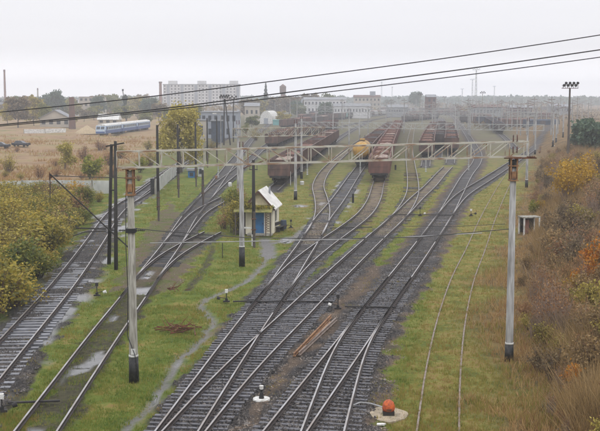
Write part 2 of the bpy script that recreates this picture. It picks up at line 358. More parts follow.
# yard tracks that carry the strings of wagons and the far sidings
TR['A'] = [(266, 190), (288, 172), (312, 155), (331, 141.5), (352, 128.5), (372, 119)]
TR['B'] = [(261, 151), (290, 139), (322, 130.5), (352, 123.5), (384, 117.5), (420, 112.5)]
TR['Cc'] = [(268, 131), (310, 123), (352, 117.5), (400, 112.8), (430, 110.5)]
TR['D'] = [(421, 166), (424, 152), (429, 138), (434, 126), (436, 118)]
TR['E'] = [(446, 163), (448, 152), (448, 139), (445, 128), (441, 118)]
TR['D2'] = [(434, 158), (436.5, 146), (439, 134), (440, 124), (440, 117)]
TR['G'] = [(512, 148), (503, 138), (490, 127), (478, 119), (468, 114)]
INFO = {
 'T1': ('sleeper_pale', 1.7, 'worn', 'wet sleeper track beside the yellow bushes, furthest left of all'),
 'T1b': ('sleeper_dark', 1.7, 'worn', 'short wet siding by the white concrete wall end'),
 'T2': ('sleeper_dark', 1.6, 'bright', 'puddled track sunk in mud and grass, left of the near mast'),
 'T3': ('sleeper_dark', 1.7, 'worn', 'stub track curving off right towards the vine-covered hut'),
 'T4': ('sleeper_dark', 1.7, 'worn', 'short siding ending in the grass left of the tall grey mast'),
 'T5': ('sleeper_dark', 1.6, 'worn', 'curved siding swinging right behind the tall grey mast'),
 'P': ('sleeper_wet', 1.55, 'bright', 'track leading to the yellow tank wagon, its left rail beside the footpath'),
 'P2': ('sleeper_brown', 1.3, 'bright', 'track with a rusty brown bed leading to the red wagon string'),
 'S': ('sleeper_brown', 1.25, 'bright', 'kinked siding right of the two grey masts behind the hut'),
 'Q': ('sleeper_wet', 1.5, 'bright', 'track crossing the near switch and running right of the red wagons'),
 'R': ('sleeper_brown', 1.1, 'bright', 'straight grassy siding just right of the red wagon string'),
 'V': ('sleeper_wet', 1.7, 'bright', 'dark wide main track bending under the right end of the beam'),
 'W': ('sleeper_wet', 1.6, 'bright', 'near branch whose right rail passes the orange cap'),
 'X': ('sleeper_dark', 1.8, 'bright', 'track branching off to the tall floodlight on the right'),
 'Y': (None, 0.0, 'old', 'overgrown pale rails lying in grass beside the brown bank'),
 'A': (None, 1.8, 'worn', 'siding under the brown gondolas behind the hut'),
 'B': (None, 1.8, 'worn', 'siding under the second string of gondolas behind the hut'),
 'Cc': (None, 1.8, 'worn', 'farthest siding on the left, under the pale loads'),
 'D': (None, 1.6, 'worn', 'siding under the rusty-topped wagons right of the red string'),
 'E': (None, 1.6, 'worn', 'siding under the wagons next to the bending main track'),
 'D2': (None, 1.4, 'worn', 'siding squeezed between the two rusty-topped wagon strings'),
 'G': (None, 1.6, 'worn', 'siding under the dark wagons right of the bending track'),
}
PAD = dict(D=0.0)
CEN = {k: centre(v, side=1, sm=(24 if k in 'VQPX' else 14)) for k, v in TR.items()}
# ------------------------------------------------------------------ ground sheet with masks
def seglist(c): a = np.array([(p.x, p.y) for p in c]); return a
def dist_poly(X, Y, A, stride=3):
    A = np.vstack([A[::stride], A[-1:]]); best = np.full(X.shape, 1e9)
    x0, y0 = A.min(0) - 8; x1, y1 = A.max(0) + 8
    sel = (X > x0) & (X < x1) & (Y > y0) & (Y < y1); xs = X[sel]; ys = Y[sel]; b = np.full(xs.shape, 1e9)
    for (ax, ay), (bx, by) in zip(A[:-1], A[1:]):
        dx, dy = bx - ax, by - ay; L = dx * dx + dy * dy
        if L < 1e-9: continue
        near = np.abs(ys - (ay + by) / 2) < 12 + abs(dy)
        if not near.any(): continue
        t = np.clip(((xs[near] - ax) * dx + (ys[near] - ay) * dy) / L, 0, 1)
        d = np.hypot(xs[near] - ax - t * dx, ys[near] - ay - t * dy); b[near] = np.minimum(b[near], d)
    best[sel] = b; return best
def in_poly(X, Y, poly):
    ins = np.zeros(X.shape, bool); n = len(poly)
    for i in range(n):
        x1, y1 = poly[i]; x2, y2 = poly[(i + 1) % n]
        c = ((y1 > Y) != (y2 > Y)) & (X < (x2 - x1) * (Y - y1) / (y2 - y1 + 1e-12) + x1); ins ^= c
    return ins
def pxpoly(pts): return [tuple(at(*p).xy) for p in pts]
ys = [14.0]
while ys[-1] < 2700: ys.append(ys[-1] + max(0.22, 0.0045 * ys[-1]))
ys = np.array([-60, -30, -8, 4] + ys)
xs = [0.0]
while xs[-1] < 1500: xs.append(xs[-1] + (0.25 if xs[-1] < 28 else 0.25 + (xs[-1] - 28) * 0.035))
xs = np.array([-v for v in xs[:0:-1]] + xs)
GX, GY = np.meshgrid(xs, ys); ny, nx = GX.shape
wx = GX + (vnoise(GX, GY, 1.1, 5) - 0.5) * 0.9 + (vnoise(GX, GY, 0.45, 6) - 0.5) * 0.4
wy = GY + (vnoise(GX, GY, 1.3, 7) - 0.5) * 0.9
ballast = np.zeros(GX.shape); brown = np.zeros(GX.shape); mud = np.zeros(GX.shape); puddle = np.zeros(GX.shape); dry = np.zeros(GX.shape); field = np.zeros(GX.shape)
DT = {}
for k, c in CEN.items():
    wdt = np.maximum(INFO[k][1] - .45 * sstep(72, 100, GY), 0) if INFO[k][1] > 0 else 0.0; d = dist_poly(wx, wy, seglist(c)); DT[k] = d
    if INFO[k][1] > 0: ballast = np.maximum(ballast, 1 - sstep(wdt - 0.25, wdt + 0.35, d) ) if k not in ('R',) else ballast
dn = {k: dist_poly(GX, GY, seglist(CEN[k])) for k in ('T1', 'T2', 'P', 'P2', 'Q', 'R', 'V', 'W', 'Y', 'S')}
# grass creeping into the near part of T2, rusty beds on P2 and R
near2 = 1 - sstep(78, 90, GY); m2 = (1 - sstep(0.75, 1.25, DT['T2'])) * near2
ballast *= 1 - (1 - sstep(1.6, 2.4, DT['T2'])) * near2 * 1.0
ballast *= 1 - (1 - sstep(1.2, 2.2, DT['T3'])) * 0.4
bed = np.zeros(GX.shape)
for k in ('P', 'P2', 'Q', 'V', 'W'): bed = np.maximum(bed, 1 - sstep(1.15, 1.5, DT[k]))
bed *= (1 - sstep(52, 82, GY))
mud = np.maximum(mud, m2 * (0.55 + 0.45 * vnoise(GX, GY, 2.2, 9)))
brown = np.maximum(brown, (1 - sstep(0.7, 1.3, DT['P2'])) * sstep(96, 112, GY) * .72)
brown = np.maximum(brown, (1 - sstep(0.7, 1.3, DT['Q'])) * sstep(92, 104, GY) * 0.62)
brown = np.maximum(brown, (1 - sstep(0.6, 1.2, DT['R'])) * 0.6)
brown = np.maximum(brown, (1 - sstep(0.7, 1.3, DT['S'])) * 0.62)
grav = pxpoly([(195, 440), (270, 440), (343, 334), (378, 292), (392, 268), (366, 262), (350, 262), (322, 286), (276, 332), (240, 372)]) 
gv = in_poly(wx, wy, grav).astype(float)
gv2 = in_poly(wx, wy, pxpoly([(108, 292), (150, 222), (172, 200), (180, 215), (205, 238), (196, 262), (176, 284), (158, 294), (150, 282)])).astype(float)
gravel = np.maximum(gv * 0.95, gv2 * 0.6)
gravel = np.maximum(gravel, (1 - sstep(1.7, 2.5, np.minimum(DT['V'], DT['W']))) * 0.8)
gravel = np.maximum(gravel, (1 - sstep(1.8, 2.5, np.minimum(DT['P2'], DT['P']))) * 0.3)
gravel = np.maximum(gravel, (1 - sstep(1.3, 2.3, DT['T1'])) * 0.55)
def strip(px, wd):
    A = catmull([tuple(at(*p).xy) for p in px], 0.5); return 1 - sstep(wd * 0.5 - 0.1, wd * 0.5 + 0.22, dist_poly(GX + (vnoise(GX, GY, .8, 4) - .5) * .3, GY, seglist(A), 1))
PATH = [(100, 446), (120, 429.6), (143, 411), (155, 398), (164, 384), (169, 373), (180, 356.5), (194, 345), (205, 333), (212, 321), (208, 312), (201, 306), (205, 299), (217.5, 293), (238.6, 284), (255, 272.5), (265, 261), (268.7, 249), (266, 240)]
path = strip(PATH, 0.3)
path = np.maximum(path, strip([(268, 256), (268, 246), (264, 238)], 1.1)); path = np.maximum(path, strip([(266, 243), (282, 240), (297, 235), (303, 229)], .8))
mud = np.maximum(mud, 0.75 * strip([(213, 245), (210, 256), (204, 268), (187, 289)], 0.5))
mud = np.maximum(mud, 0.85 * strip([(38, 352), (35, 361), (21, 384), (8, 402), (-10, 412)], 0.8))
mud = np.maximum(mud, 0.42 * strip([(150, 244), (185, 200), (215, 170)], 0.5))
for a, b, c_, q in ((157, 396, 0.2, 1.6), (176, 361, 0.15, 1.2), (286, 239, 0.9, 2.8), (300, 205, 1.2, 2)):
    p = at(a, b); puddle = np.maximum(puddle, 1 - sstep(0.5, 1.0, np.hypot((GX - p.x) / c_, (GY - p.y) / q)))
tn = vnoise(GX, GY, 1.7, 12)
puddle = np.maximum(puddle, (1 - sstep(0.5, 0.75, dn['T2'])) * near2 * sstep(0.66, 0.72, vnoise(GX, GY * 0.4, 0.9, 13)))
puddle = np.maximum(puddle, 0.9 * (1 - sstep(1.8, 2.7, dn['T1'])) * sstep(0.58, 0.7, vnoise(GX, GY * 0.6, 1.2, 14)) * (1 - sstep(150, 200, GY)))
puddle = np.maximum(puddle, 0.8 * (1 - sstep(1.6, 2.2, dn['P'])) * sstep(0.6, 0.7, tn) * sstep(95, 105, GY) * (1 - sstep(150, 170, GY)))
foot = np.interp(GY, FOOT[:, 0], FOOT[:, 1])
dry = sstep(-2.5, 1.5, GX - foot + (vnoise(GX, GY, 4, 15) - 0.5) * 4)
dry = np.maximum(dry, 0.35 + 0.3 * vnoise(GX, GY, 6, 18) if False else dry)
mixz = sstep(-1, 3, GX - np.interp(GY, [0, 39, 92, 133, 250], [0.0, 2.5, 12.0, 20, 40])) * (1 - dry)      # yellower turf right of the main track
mixz = np.maximum(mixz, .62 * sstep(84, 104, GY) * sstep(-9, -4, GX) * (1 - dry))
left = -24 - 0.02 * GY + (vnoise(GX, GY, 9, 16) - 0.5) * 6
field = sstep(0, 8, left - GX) * sstep(135, 150, GY)
far = sstep(140, 290, GY) * .92
hs = height(GX, GY) - 0.10 * (1 - np.clip(ballast + gravel * 0.7, 0, 1)) + (vnoise(GX, GY, 0.7, 21) - 0.5) * 0.10 * (1 - ballast) - 0.07 * path - 0.05 * puddle - 0.055 * bed
gm = bpy.data.meshes.new('ground')
gm.vertices.add(nx * ny); gm.vertices.foreach_set('co', np.stack([GX, GY, hs], -1).astype(np.float32).ravel())
idx = np.arange(nx * ny).reshape(ny, nx); q = np.stack([idx[:-1, :-1], idx[:-1, 1:], idx[1:, 1:], idx[1:, :-1]], -1).reshape(-1, 4)
gm.loops.add(q.size); gm.loops.foreach_set('vertex_index', q.ravel().astype(np.int32)); gm.polygons.add(len(q))
gm.polygons.foreach_set('loop_start', np.arange(0, q.size, 4, dtype=np.int32)); gm.update(calc_edges=True)
gm.polygons.foreach_set('use_smooth', np.ones(len(q), bool))
for nm, ch in (('zone_a', (ballast, np.clip(gravel, 0, 1), np.clip(brown, 0, 1), mud)), ('zone_b', (path, puddle, dry, field)), ('zone_c', (mixz, far, bed, far))):
    at_ = gm.color_attributes.new(nm, 'FLOAT_COLOR', 'POINT'); at_.data.foreach_set('color', np.stack(ch, -1).astype(np.float32).ravel())
def ground_mat():
    m = bpy.data.materials.new('ground_mat'); m.use_nodes = True; n = m.node_tree; b = n.nodes['Principled BSDF']; N = n.nodes.new; L = n.links.new
    tcn = N('ShaderNodeTexCoord')
    def noise(s, d=5, r=0.6, st=None):
        z = N('ShaderNodeTexNoise'); z.inputs['Scale'].default_value = s; z.inputs['Detail'].default_value = d; z.inputs['Roughness'].default_value = r
        if st: mm = N('ShaderNodeMapping'); mm.inputs['Scale'].default_value = st; L(tcn.outputs['Object'], mm.inputs[0]); L(mm.outputs[0], z.inputs['Vector'])
        else: L(tcn.outputs['Object'], z.inputs['Vector'])
        return z.outputs['Fac']
    def ramp(src, stops):
        r = N('ShaderNodeValToRGB'); e = r.color_ramp.elements
        while len(e) < len(stops): e.new(0.5)
        for k, (p, c) in enumerate(stops): e[k].position = p; e[k].color = (*c, 1) if len(c) == 3 else c
        L(src, r.inputs[0]); return r.outputs[0]
    def mix(f, a, bb):
        x = N('ShaderNodeMix'); x.data_type = 'RGBA'
        if isinstance(f, (int, float)): x.inputs[0].default_value = f
        else: L(f, x.inputs[0])
        L(a, x.inputs[6]); L(bb, x.inputs[7]); return x.outputs[2]
    def mth(op, a, bb, c=None, cl=False):
        x = N('ShaderNodeMath'); x.operation = op; x.use_clamp = cl
        for i, v in enumerate((a, bb, c)):
            if v is None: continue
            if isinstance(v, (int, float)): x.inputs[i].default_value = v
            else: L(v, x.inputs[i])
        return x.outputs[0]
    def attr(nm):
        a = N('ShaderNodeAttribute'); a.attribute_name = nm; s = N('ShaderNodeSeparateColor'); L(a.outputs['Color'], s.inputs[0]); return s.outputs[0], s.outputs[1], s.outputs[2], a.outputs['Alpha']
    bal, gra, bro, mu = attr('zone_a'); pa, pu, dr, fi = attr('zone_b'); mi_, fa, be, _ = attr('zone_c')
    n1 = noise(0.55, 6, 0.65); n2 = noise(5, 5, 0.7); n3 = noise(9, 7, 0.85); n4 = noise(0.09, 8, 0.75)
    gmix = mth('ADD', mth('MULTIPLY', n1, 0.65), mth('MULTIPLY', n2, 0.35))
    green = ramp(gmix, [(0.36, (0.05, 0.07, 0.016)), (0.45, (0.10, 0.14, 0.024)), (0.53, (0.14, 0.165, 0.034)), (0.58, (0.22, 0.19, 0.055)), (0.635, (0.21, 0.14, 0.05))])
    mixed = ramp(gmix, [(0.36, (0.08, 0.09, 0.024)), (0.45, (0.13, 0.145, 0.032)), (0.52, (0.21, 0.19, 0.05)), (0.58, (0.24, 0.17, 0.065)), (0.72, (0.15, 0.10, 0.05))])
    dryc = ramp(gmix, [(0.33, (0.055, 0.045, 0.03)), (0.46, (0.13, 0.09, 0.045)), (0.56, (0.20, 0.13, 0.06)), (0.68, (0.22, 0.16, 0.08))])
    fld = ramp(mth('ADD', mth('MULTIPLY', n4, 0.7), mth('MULTIPLY', n2, 0.3)), [(0.36, (0.10, 0.11, 0.045)), (0.44, (0.21, 0.18, 0.075)), (0.50, (0.32, 0.215, 0.125)), (0.56, (0.21, 0.135, 0.085)), (0.63, (0.17, 0.15, 0.055))])
    farc = ramp(mth('ADD', mth('MULTIPLY', n4, 0.7), mth('MULTIPLY', n1, 0.3)), [(0.37, (0.06, 0.052, 0.048)), (0.47, (0.13, 0.125, 0.065)), (0.54, (0.12, 0.10, 0.08)), (0.63, (0.075, 0.06, 0.055))])
    stone = ramp(mth('ADD', mth('MULTIPLY', n3, 0.6), mth('MULTIPLY', n1, 0.4)), [(0.38, (0.011, 0.010, 0.010)), (0.5, (0.030, 0.028, 0.029)), (0.6, (0.07, 0.062, 0.055)), (0.7, (0.12, 0.10, 0.085))])
    bedc = ramp(n3, [(0.4, (0.008, 0.008, 0.009)), (0.56, (0.030, 0.029, 0.031)), (0.70, (0.09, 0.09, 0.095))])
    gravc = ramp(mth('ADD', mth('MULTIPLY', n3, 0.7), mth('MULTIPLY', n1, 0.3)), [(0.36, (0.035, 0.029, 0.024)), (0.49, (0.10, 0.075, 0.055)), (0.60, (0.17, 0.13, 0.10)), (0.7, (0.26, 0.21, 0.17))])
    brc = ramp(gmix, [(0.38, (0.06, 0.05, 0.03)), (0.47, (0.12, 0.085, 0.05)), (0.53, (0.17, 0.12, 0.075)), (0.59, (0.13, 0.14, 0.045))])
    mudc = ramp(n2, [(0.35, (0.035, 0.032, 0.022)), (0.6, (0.085, 0.08, 0.045))])
    pathc = ramp(n2, [(0.35, (0.10, 0.095, 0.09)), (0.65, (0.17, 0.165, 0.16))])
    c = mix(mi_, green, mixed); c = mix(fa, c, farc); c = mix(dr, c, dryc); c = mix(fi, c, fld)
    def edge(mask, g=0.8):     # break the mask with fine noise
        return mth('MULTIPLY_ADD', mth('ADD', mth('ADD', mask, -0.5), mth('MULTIPLY', mth('ADD', mth('ADD', mth('MULTIPLY', n1, 0.5), mth('MULTIPLY', n3, 0.5)), -0.5), 3.0)), 2.6, 0.5, True)
    def em(mask): return mth('MULTIPLY', edge(mask), mth('GREATER_THAN', mask, 0.02))
    c = mix(em(mu), c, mudc); c = mix(em(gra), c, gravc); 
    mgrow = mth('MULTIPLY', bal, mth('SUBTRACT', 1.0, mth('MULTIPLY', ramp(n1, [(0.56, (0, 0, 0)), (0.66, (1, 1, 1))]), 0.5)))
    c = mix(mgrow, c, stone); c = mix(mth('MULTIPLY', be, 0.85), c, bedc); c = mix(em(bro), c, brc); c = mix(pa, c, pathc)
    wetdark = ramp(n2, [(0.4, (0.06, 0.06, 0.06)), (0.6, (0.10, 0.10, 0.10))]); c = mix(pu, c, wetdark)
    L(c, b.inputs['Base Color']); L(mth('ADD', 0.12, mth('ADD', mth('MULTIPLY', pu, 0.5), mth('MULTIPLY', pa, 0.25))), b.inputs['Specular IOR Level'])
    ro = mth('SUBTRACT', 0.92, mth('MULTIPLY', bal, 0.36)); ro = mth('SUBTRACT', ro, mth('MULTIPLY', pa, 0.35)); 
    ro = mth('MULTIPLY', ro, mth('SUBTRACT', 1.0, mth('MULTIPLY', pu, 0.9))); ro = mth('MAXIMUM', ro, 0.06); L(ro, b.inputs['Roughness'])
    bp = N('ShaderNodeBump'); bp.inputs['Distance'].default_value = 0.08
    L(mth('MULTIPLY', mth('SUBTRACT', 1.0, pu), 0.6), bp.inputs['Strength']); L(mth('ADD', n3, n2), bp.inputs['Height']); L(bp.outputs[0], b.inputs['Normal'])
    return m
gm.materials.append(ground_mat()); ground = bpy.data.objects.new('ground', gm); C.objects.link(ground); ground['kind'] = 'structure'
def gz(x, y): return float(height(x, y))

# ------------------------------------------------------------------ tracks: rails and sleepers
PROF = [(-0.07, 0.0), (0.07, 0.0), (0.07, 0.02), (0.012, 0.04), (0.012, 0.125), (0.037, 0.14), (0.037, 0.175), (-0.037, 0.175), (-0.037, 0.14), (-0.012, 0.125), (-0.012, 0.04), (-0.07, 0.02)]
def rail(c, side, z, parent, kind, name='rail'):
    vs, fs, ms = [], [], []; n = len(PROF); m = len(c)
    for i, p in enumerate(c):
        t = (c[min(i + 1, m - 1)] - c[max(i - 1, 0)]).normalized(); nn = Vector((t.y, -t.x))
        o = p + nn * side * GA / 2
        for a, b in PROF: vs.append((o.x + nn.x * a, o.y + nn.y * a, z + b))
    for i in range(m - 1):
        for k in range(n):
            k2 = (k + 1) % n; fs.append((i * n + k, (i + 1) * n + k, (i + 1) * n + k2, i * n + k2)); ms.append(0 if k == 6 else 1)
    mats = {'bright': ('rail_top', 'rail_rust'), 'worn': ('rail_top', 'rail_rust'), 'old': ('rail_old', 'rail_old')}[kind]
    return MB().add(vs, fs, ms).build(name, list(mats), parent)
order = 0
SHARE = {'P': ('Q', 'P2'), 'V': ('W', 'X'), 'T2': ('T3', 'T4', 'T5'), 'Q': ('R',)}; HOST = {'Q': 'P', 'P2': 'P', 'W': 'V', 'X': 'V', 'T3': 'T2', 'T4': 'T2', 'T5': 'T2', 'R': 'Q', 'S': 'P'}
CARR = {k: (np.array([p.y for p in c]), np.array([p.x for p in c])) for k, c in CEN.items()}
def xat(k, y):
    Y_, X_ = CARR[k]
    if y < Y_[0] or y > Y_[-1]: return None
    return float(np.interp(y, Y_, X_))
for k, c in CEN.items():
    smat, wdt, kind, label = INFO[k]; order += 1
    t = thing('railway_track', label, 'track', (c[0].x, c[0].y, 0))
    loc = [Vector((p.x - c[0].x, p.y - c[0].y)) for p in c]
    zr = -0.205 if k == 'Y' else 0.05
    rail(loc, -1, zr, t, kind); rail(loc, 1, zr, t, kind)
    if not smat: continue
    step = 0.72 if k == 'T1' else 0.49; pts = catmull([(p.x, p.y) for p in loc], step); zt = 0.05 - 0.0023 * (order % 7)
    plates = MB(); mates = SHARE.get(k, ()); host = HOST.get(k); joined = MB(); count = 0
    for i in range(1, len(pts) - 1):
        p = pts[i]; yw = p.y + c[0].y; xw = p.x + c[0].x
        if yw < 36 or yw > 175 or (k == 'T2' and yw < 76) or (k == 'T3' and yw < 75): continue
        if k in ('P2', 'S', 'R', 'Q') and yw > 96 and rnd.random() < .8: continue
        if host is not None:
            hx = xat(host, yw)
            if hx is not None and abs(hx - xw) < 2.72: continue
        tt = (pts[i + 1] - pts[i - 1]).normalized(); a = math.atan2(tt.y, tt.x) - math.pi / 2; lo_, hi_ = -1.35, 1.35
        for m_ in mates:
            mx_ = xat(m_, yw)
            if mx_ is not None and abs(mx_ - xw) < 2.72: lo_ = min(lo_, mx_ - xw - 1.35); hi_ = max(hi_, mx_ - xw + 1.35)
        sink = 0.05 * float(sstep(50, 82, yw)) * rnd.uniform(.75, 1.35) + (0.03 if k in ('S', 'R') else 0) + (0.03 * rnd.random() if k == 'T1' else 0)
        lo_ += rnd.uniform(-.06, .06); hi_ += rnd.uniform(-.06, .06); mid = (lo_ + hi_) / 2
        cc = (p.x + mid * math.cos(a), p.y + mid * math.sin(a) + rnd.uniform(-.025, .025), zt - 0.065 + rnd.uniform(-.014, .008) - sink)
        target = joined if count >= 100 else MB()
        target.box(cc, (hi_ - lo_, (.29 if k == 'T1' else .20) + rnd.uniform(-.035, .035), 0.13), a + rnd.uniform(-.022, .022))
        if yw < 92:
            for sx in (-1, 1): plates.box((p.x + sx * GA / 2 * math.cos(a), p.y + sx * GA / 2 * math.sin(a), zt + .004), (.34, .17, .03), a)
        if count < 100: target.build('sleeper', smat, t)
        count += 1
    if plates.v: o = plates.build('tie_plate', 'rail_rust', t); o['kind'] = 'stuff'
    if joined.v: o = joined.build('sleeper', smat, t); o['kind'] = 'stuff'

# ------------------------------------------------------------------ masts and portals
def insul(mb, p, q, r=0.06, n=5, mi=0):
    p = Vector(p); q = Vector(q)
    for i in range(n):
        a = p.lerp(q, (i + 0.15) / n); b = p.lerp(q, (i + 0.6) / n); mb.tube([a, b], [r, r * 0.45], 8, mi)
    mb.tube([p, q], r * 0.25, 6, mi)
def mast_part(parent, x, y, h, r0=0.21, r1=0.14, foot=1.0, matn='concrete', lean=0.0, cap=True):
    m = MB().tube([(x, y, -0.1), (x, y, foot), (x + lean, y, h)], [r0 * 1.06, r0, r1], 14).build('mast', matn, parent, smooth=True)
    MB().tube([(x, y, -0.15), (x, y, foot)], [r0 * 1.06 + 0.02, r0 + 0.014], 14).build('painted_foot', 'black_paint', m, smooth=True)
    MB().tube([(x, y, foot), (x, y, foot + 0.09)], [r0 + 0.018, r0 + 0.016], 14).build('white_band', 'whitewash', m, smooth=True)
    return m
def truss(parent, A, B, bot, top, depth, bays, matn='cream_steel', w=0.05, name='beam'):
    """lattice beam from A to B (xy) with per-end heights bot=(a,b), top=(a,b)"""
    A = Vector(A); B = Vector(B); d = (B - A).normalized(); nn = Vector((-d.y, d.x)); mb = MB()
    def P(t, lvl, s): q = A.lerp(B, t) + nn * s * depth / 2; z = bot[0] * (1 - t) + bot[1] * t if lvl == 0 else top[0] * (1 - t) + top[1] * t; return Vector((q.x, q.y, z))
    for s in (-1, 1):
        for lv in (0, 1): mb.bar(P(0, lv, s), P(1, lv, s), w * 1.25)
        for i in range(bays + 1): mb.bar(P(i / bays, 0, s), P(i / bays, 1, s), w * (0.85 if s < 0 else 0.8))
        for i in range(bays):
            a, b = i / bays, (i + 1) / bays; up = (i < bays / 2)
            if i % 5 == 4 and s > 0: continue
            mb.bar(P(a, 1 if up else 0, s), P(b, 0 if up else 1, s), w * 0.72)
    for i in range(bays + 1):
        for lv in (0, 1): mb.bar(P(i / bays, lv, -1), P(i / bays, lv, 1), w * 0.55)
    for i in range(bays): mb.bar(P(i / bays, 1, -1 if i % 2 else 1), P((i + 1) / bays, 1, 1 if i % 2 else -1), w * 0.5)
    return mb.build(name, matn, parent)

# near portal
pl = at(134, 380); pr = at(509, 359); pr.z = gz(pr.x, pr.y)
t = thing('catenary_portal', 'large pale lattice beam on two grey concrete masts spanning the near tracks', 'overhead line portal', (pl.x, pl.y, 0))
LX = Vector((0, 0)); RX = Vector((pr.x - pl.x, pr.y - pl.y)); du = RX.normalized(); nu = Vector((-du.y, du.x))
ml = mast_part(t, 0, 0, 9.2, 0.195, 0.135, 1.05, 'concrete_old'); mr = mast_part(t, RX.x, RX.y, 9.45 , 0.185, 0.135, 0.72)
ml['label'] = 'weathered yellowish concrete mast'; mr['label'] = 'clean blue grey concrete mast'
bA = LX - du * 0.55; bB = RX + du * 0.62
truss(t, bA, bB, (9.33, 9.62), (10.02, 10.3), 0.5, 20)
for q0, h0, tall in ((LX, 9.32, 1.15), (RX, 9.6, 1.1)):
    clamp = MB()
    for sx in (-1, 1):
        clamp.bar((q0.x + sx * 0.14, q0.y - 0.17, h0 - tall), (q0.x + sx * 0.14, q0.y - 0.17, h0), 0.07); clamp.bar((q0.x + sx * 0.14, q0.y + 0.17, h0 - tall), (q0.x + sx * 0.14, q0.y + 0.17, h0), 0.07)
    clamp.box((q0.x, q0.y - 0.19, h0 - 0.85), (0.26, 0.03, 0.34)); clamp.box((q0.x, q0.y, h0 - tall), (0.42, 0.42, 0.06)); clamp.box((q0.x, q0.y, h0 - 0.42), (0.44, 0.44, 0.06))
    clamp.box((q0.x, q0.y, h0 - 0.03), (0.6, 0.6, 0.06)); clamp.build('clamp', 'orange_rust', t)
ins = MB()
for tt in (-0.1, 0.1): insul(ins, (tt, -0.05, 8.75), (tt, -0.05, 9.28), 0.075)
ins.build('insulator', 'insulator', t)
for hgt_ in (10.32, 9.78):
    for dx in (-0.09, 0.09):
        i2 = MB(); insul(i2, (RX.x + dx, RX.y - 0.3, hgt_), (RX.x + dx, RX.y - 0.3, hgt_ + 0.3), 0.06); i2.build('insulator', 'insulator', t)
i2 = MB(); i2.bar((RX.x - 0.5, RX.y - .3, 9.55), (RX.x + 1.0, RX.y - .3, 9.55), 0.06); insul(i2, (RX.x + .55, RX.y - .3, 9.6), (RX.x + .95, RX.y - .3, 9.6), 0.06); i2.build('arm', 'rust', t)
i2 = MB(); i2.tube([(RX.x, RX.y, 9.1), (RX.x, RX.y, 9.45)], [0.2, 0.24], 10); i2.build('collar', 'black_paint', t)
# registration arms hanging under the beam
for px_, top_ in ((215, 9.4), (300, 9.45), (352, 9.5), (418, 9.5), (462, 9.55)):
    tt = (px_ - 134) / 375.0; q0 = LX.lerp(RX, tt); hgr = MB(); hgr.bar((q0.x, q0.y, top_ + 0.05), (q0.x, q0.y, top_ - 0.25), 0.05)
    insul(hgr, (q0.x, q0.y, top_ - 0.55), (q0.x, q0.y, top_ - 0.25), 0.05, 4); hgr.build('hanger', 'pale_steel', t)
plate = MB().box((0.03, -0.235, 1.32), (0.2, 0.02, 0.26)).build('number_plate', 'whitewash', t)
cable = MB().tube([(-0.2, -0.02, 8.3), (-0.24, -0.08, 6), (-0.16, -0.2, 4), (-0.24, -0.1, 2), (0.1, -0.28, 1.2), (0.22, -0.12, 0.0)], 0.02, 5).build('earth_cable', 'wire', t)
insL = MB(); insul(insL, (-0.55, 0, 6.62), (-0.2, 0, 6.62), 0.06); insul(insL, (0.2, 0, 6.62), (0.6, 0, 6.62), 0.06); insL.box((0, 0, 6.62), (0.42, 0.42, 0.18)); insL.build('wire_clamp', 'black_paint', t)
# lower cross wires between the two masts
def wire(name, pts, r, matn, label, cat='wire', group=None, n=5, sag=0.0):
    P = []
    for a, b in zip(pts, pts[1:]):
        a = Vector(a); b = Vector(b); k = 12 if sag else 1
        for i in range(k):
            s = i / k; q = a.lerp(b, s); q.z -= sag * 4 * s * (1 - s); P.append(q)
    P.append(Vector(pts[-1])); o0 = P[0].copy()
    o = MB().tube([p - o0 for p in P], r, n).build(name, matn, loc=o0); tag(o, label, cat, group); return o
def pt(px, py, y): return Vector(((px - CX) / F * (y * CP - (hgt(py, y) - HC) * SP), y, hgt(py, y)))
yL = pl.y
wire('cross_wire', [pt(132, 228, yL), pt(160, 231, yL + .3), pt(245, 237.5, yL + 1), pt(330, 239, yL + 1.8), pt(420, 237, yL + 2.4), pt(509, 229, pr.y)], 0.02, 'wire', 'dark lower cross wire strung level between the two near masts', 'cross wire')
wire('cross_wire', [pt(150, 243, yL + 1), pt(240, 241.5, yL + 1), pt(380, 238.5, yL + 2.2), pt(482, 233, yL + 3.2)], 0.022, 'pale_wire', 'pale lower cross wire just under the dark one', 'cross wire')
wire('cross_wire', [pt(400, 226, yL + 2.5), pt(455, 226.5, yL + 3), pt(505, 224, pr.y)], 0.012, 'wire', 'thin short wire running left from the right near mast', 'cross wire')
# three dark wires right across the sky
for k, (tr_, r_, lb) in enumerate((([(-60, 118), (0, 112), (150, 97), (200, 90.5), (350, 71), (430, 60.5), (600, 35), (680, 22)], 0.0095, 'topmost of the three dark wires crossing the sky'),
    ([(-60, 130.5), (0, 124.5), (150, 110.5), (200, 104), (300, 90.5), (450, 71), (520, 61.5), (600, 49.5), (680, 38)], 0.0115, 'middle of the three dark wires crossing the sky'),
    ([(-60, 131.5), (0, 126), (150, 112), (200, 106.3), (300, 95), (350, 89.5), (450, 77), (540, 65.5), (600, 57), (680, 46)], 0.0095, 'lowest of the three dark wires crossing the sky'))):
    pts = [pt(a, b, 19 + k * 0.6) for a, b in tr_]; pts = [(p.x, p.z) for p in pts]; sm_ = smooth(catmull(pts, 0.5), 6)
    wire('power_wire', [(p.x, 19 + k * 0.6, p.y) for p in sm_], r_, 'wire', lb, 'power line')

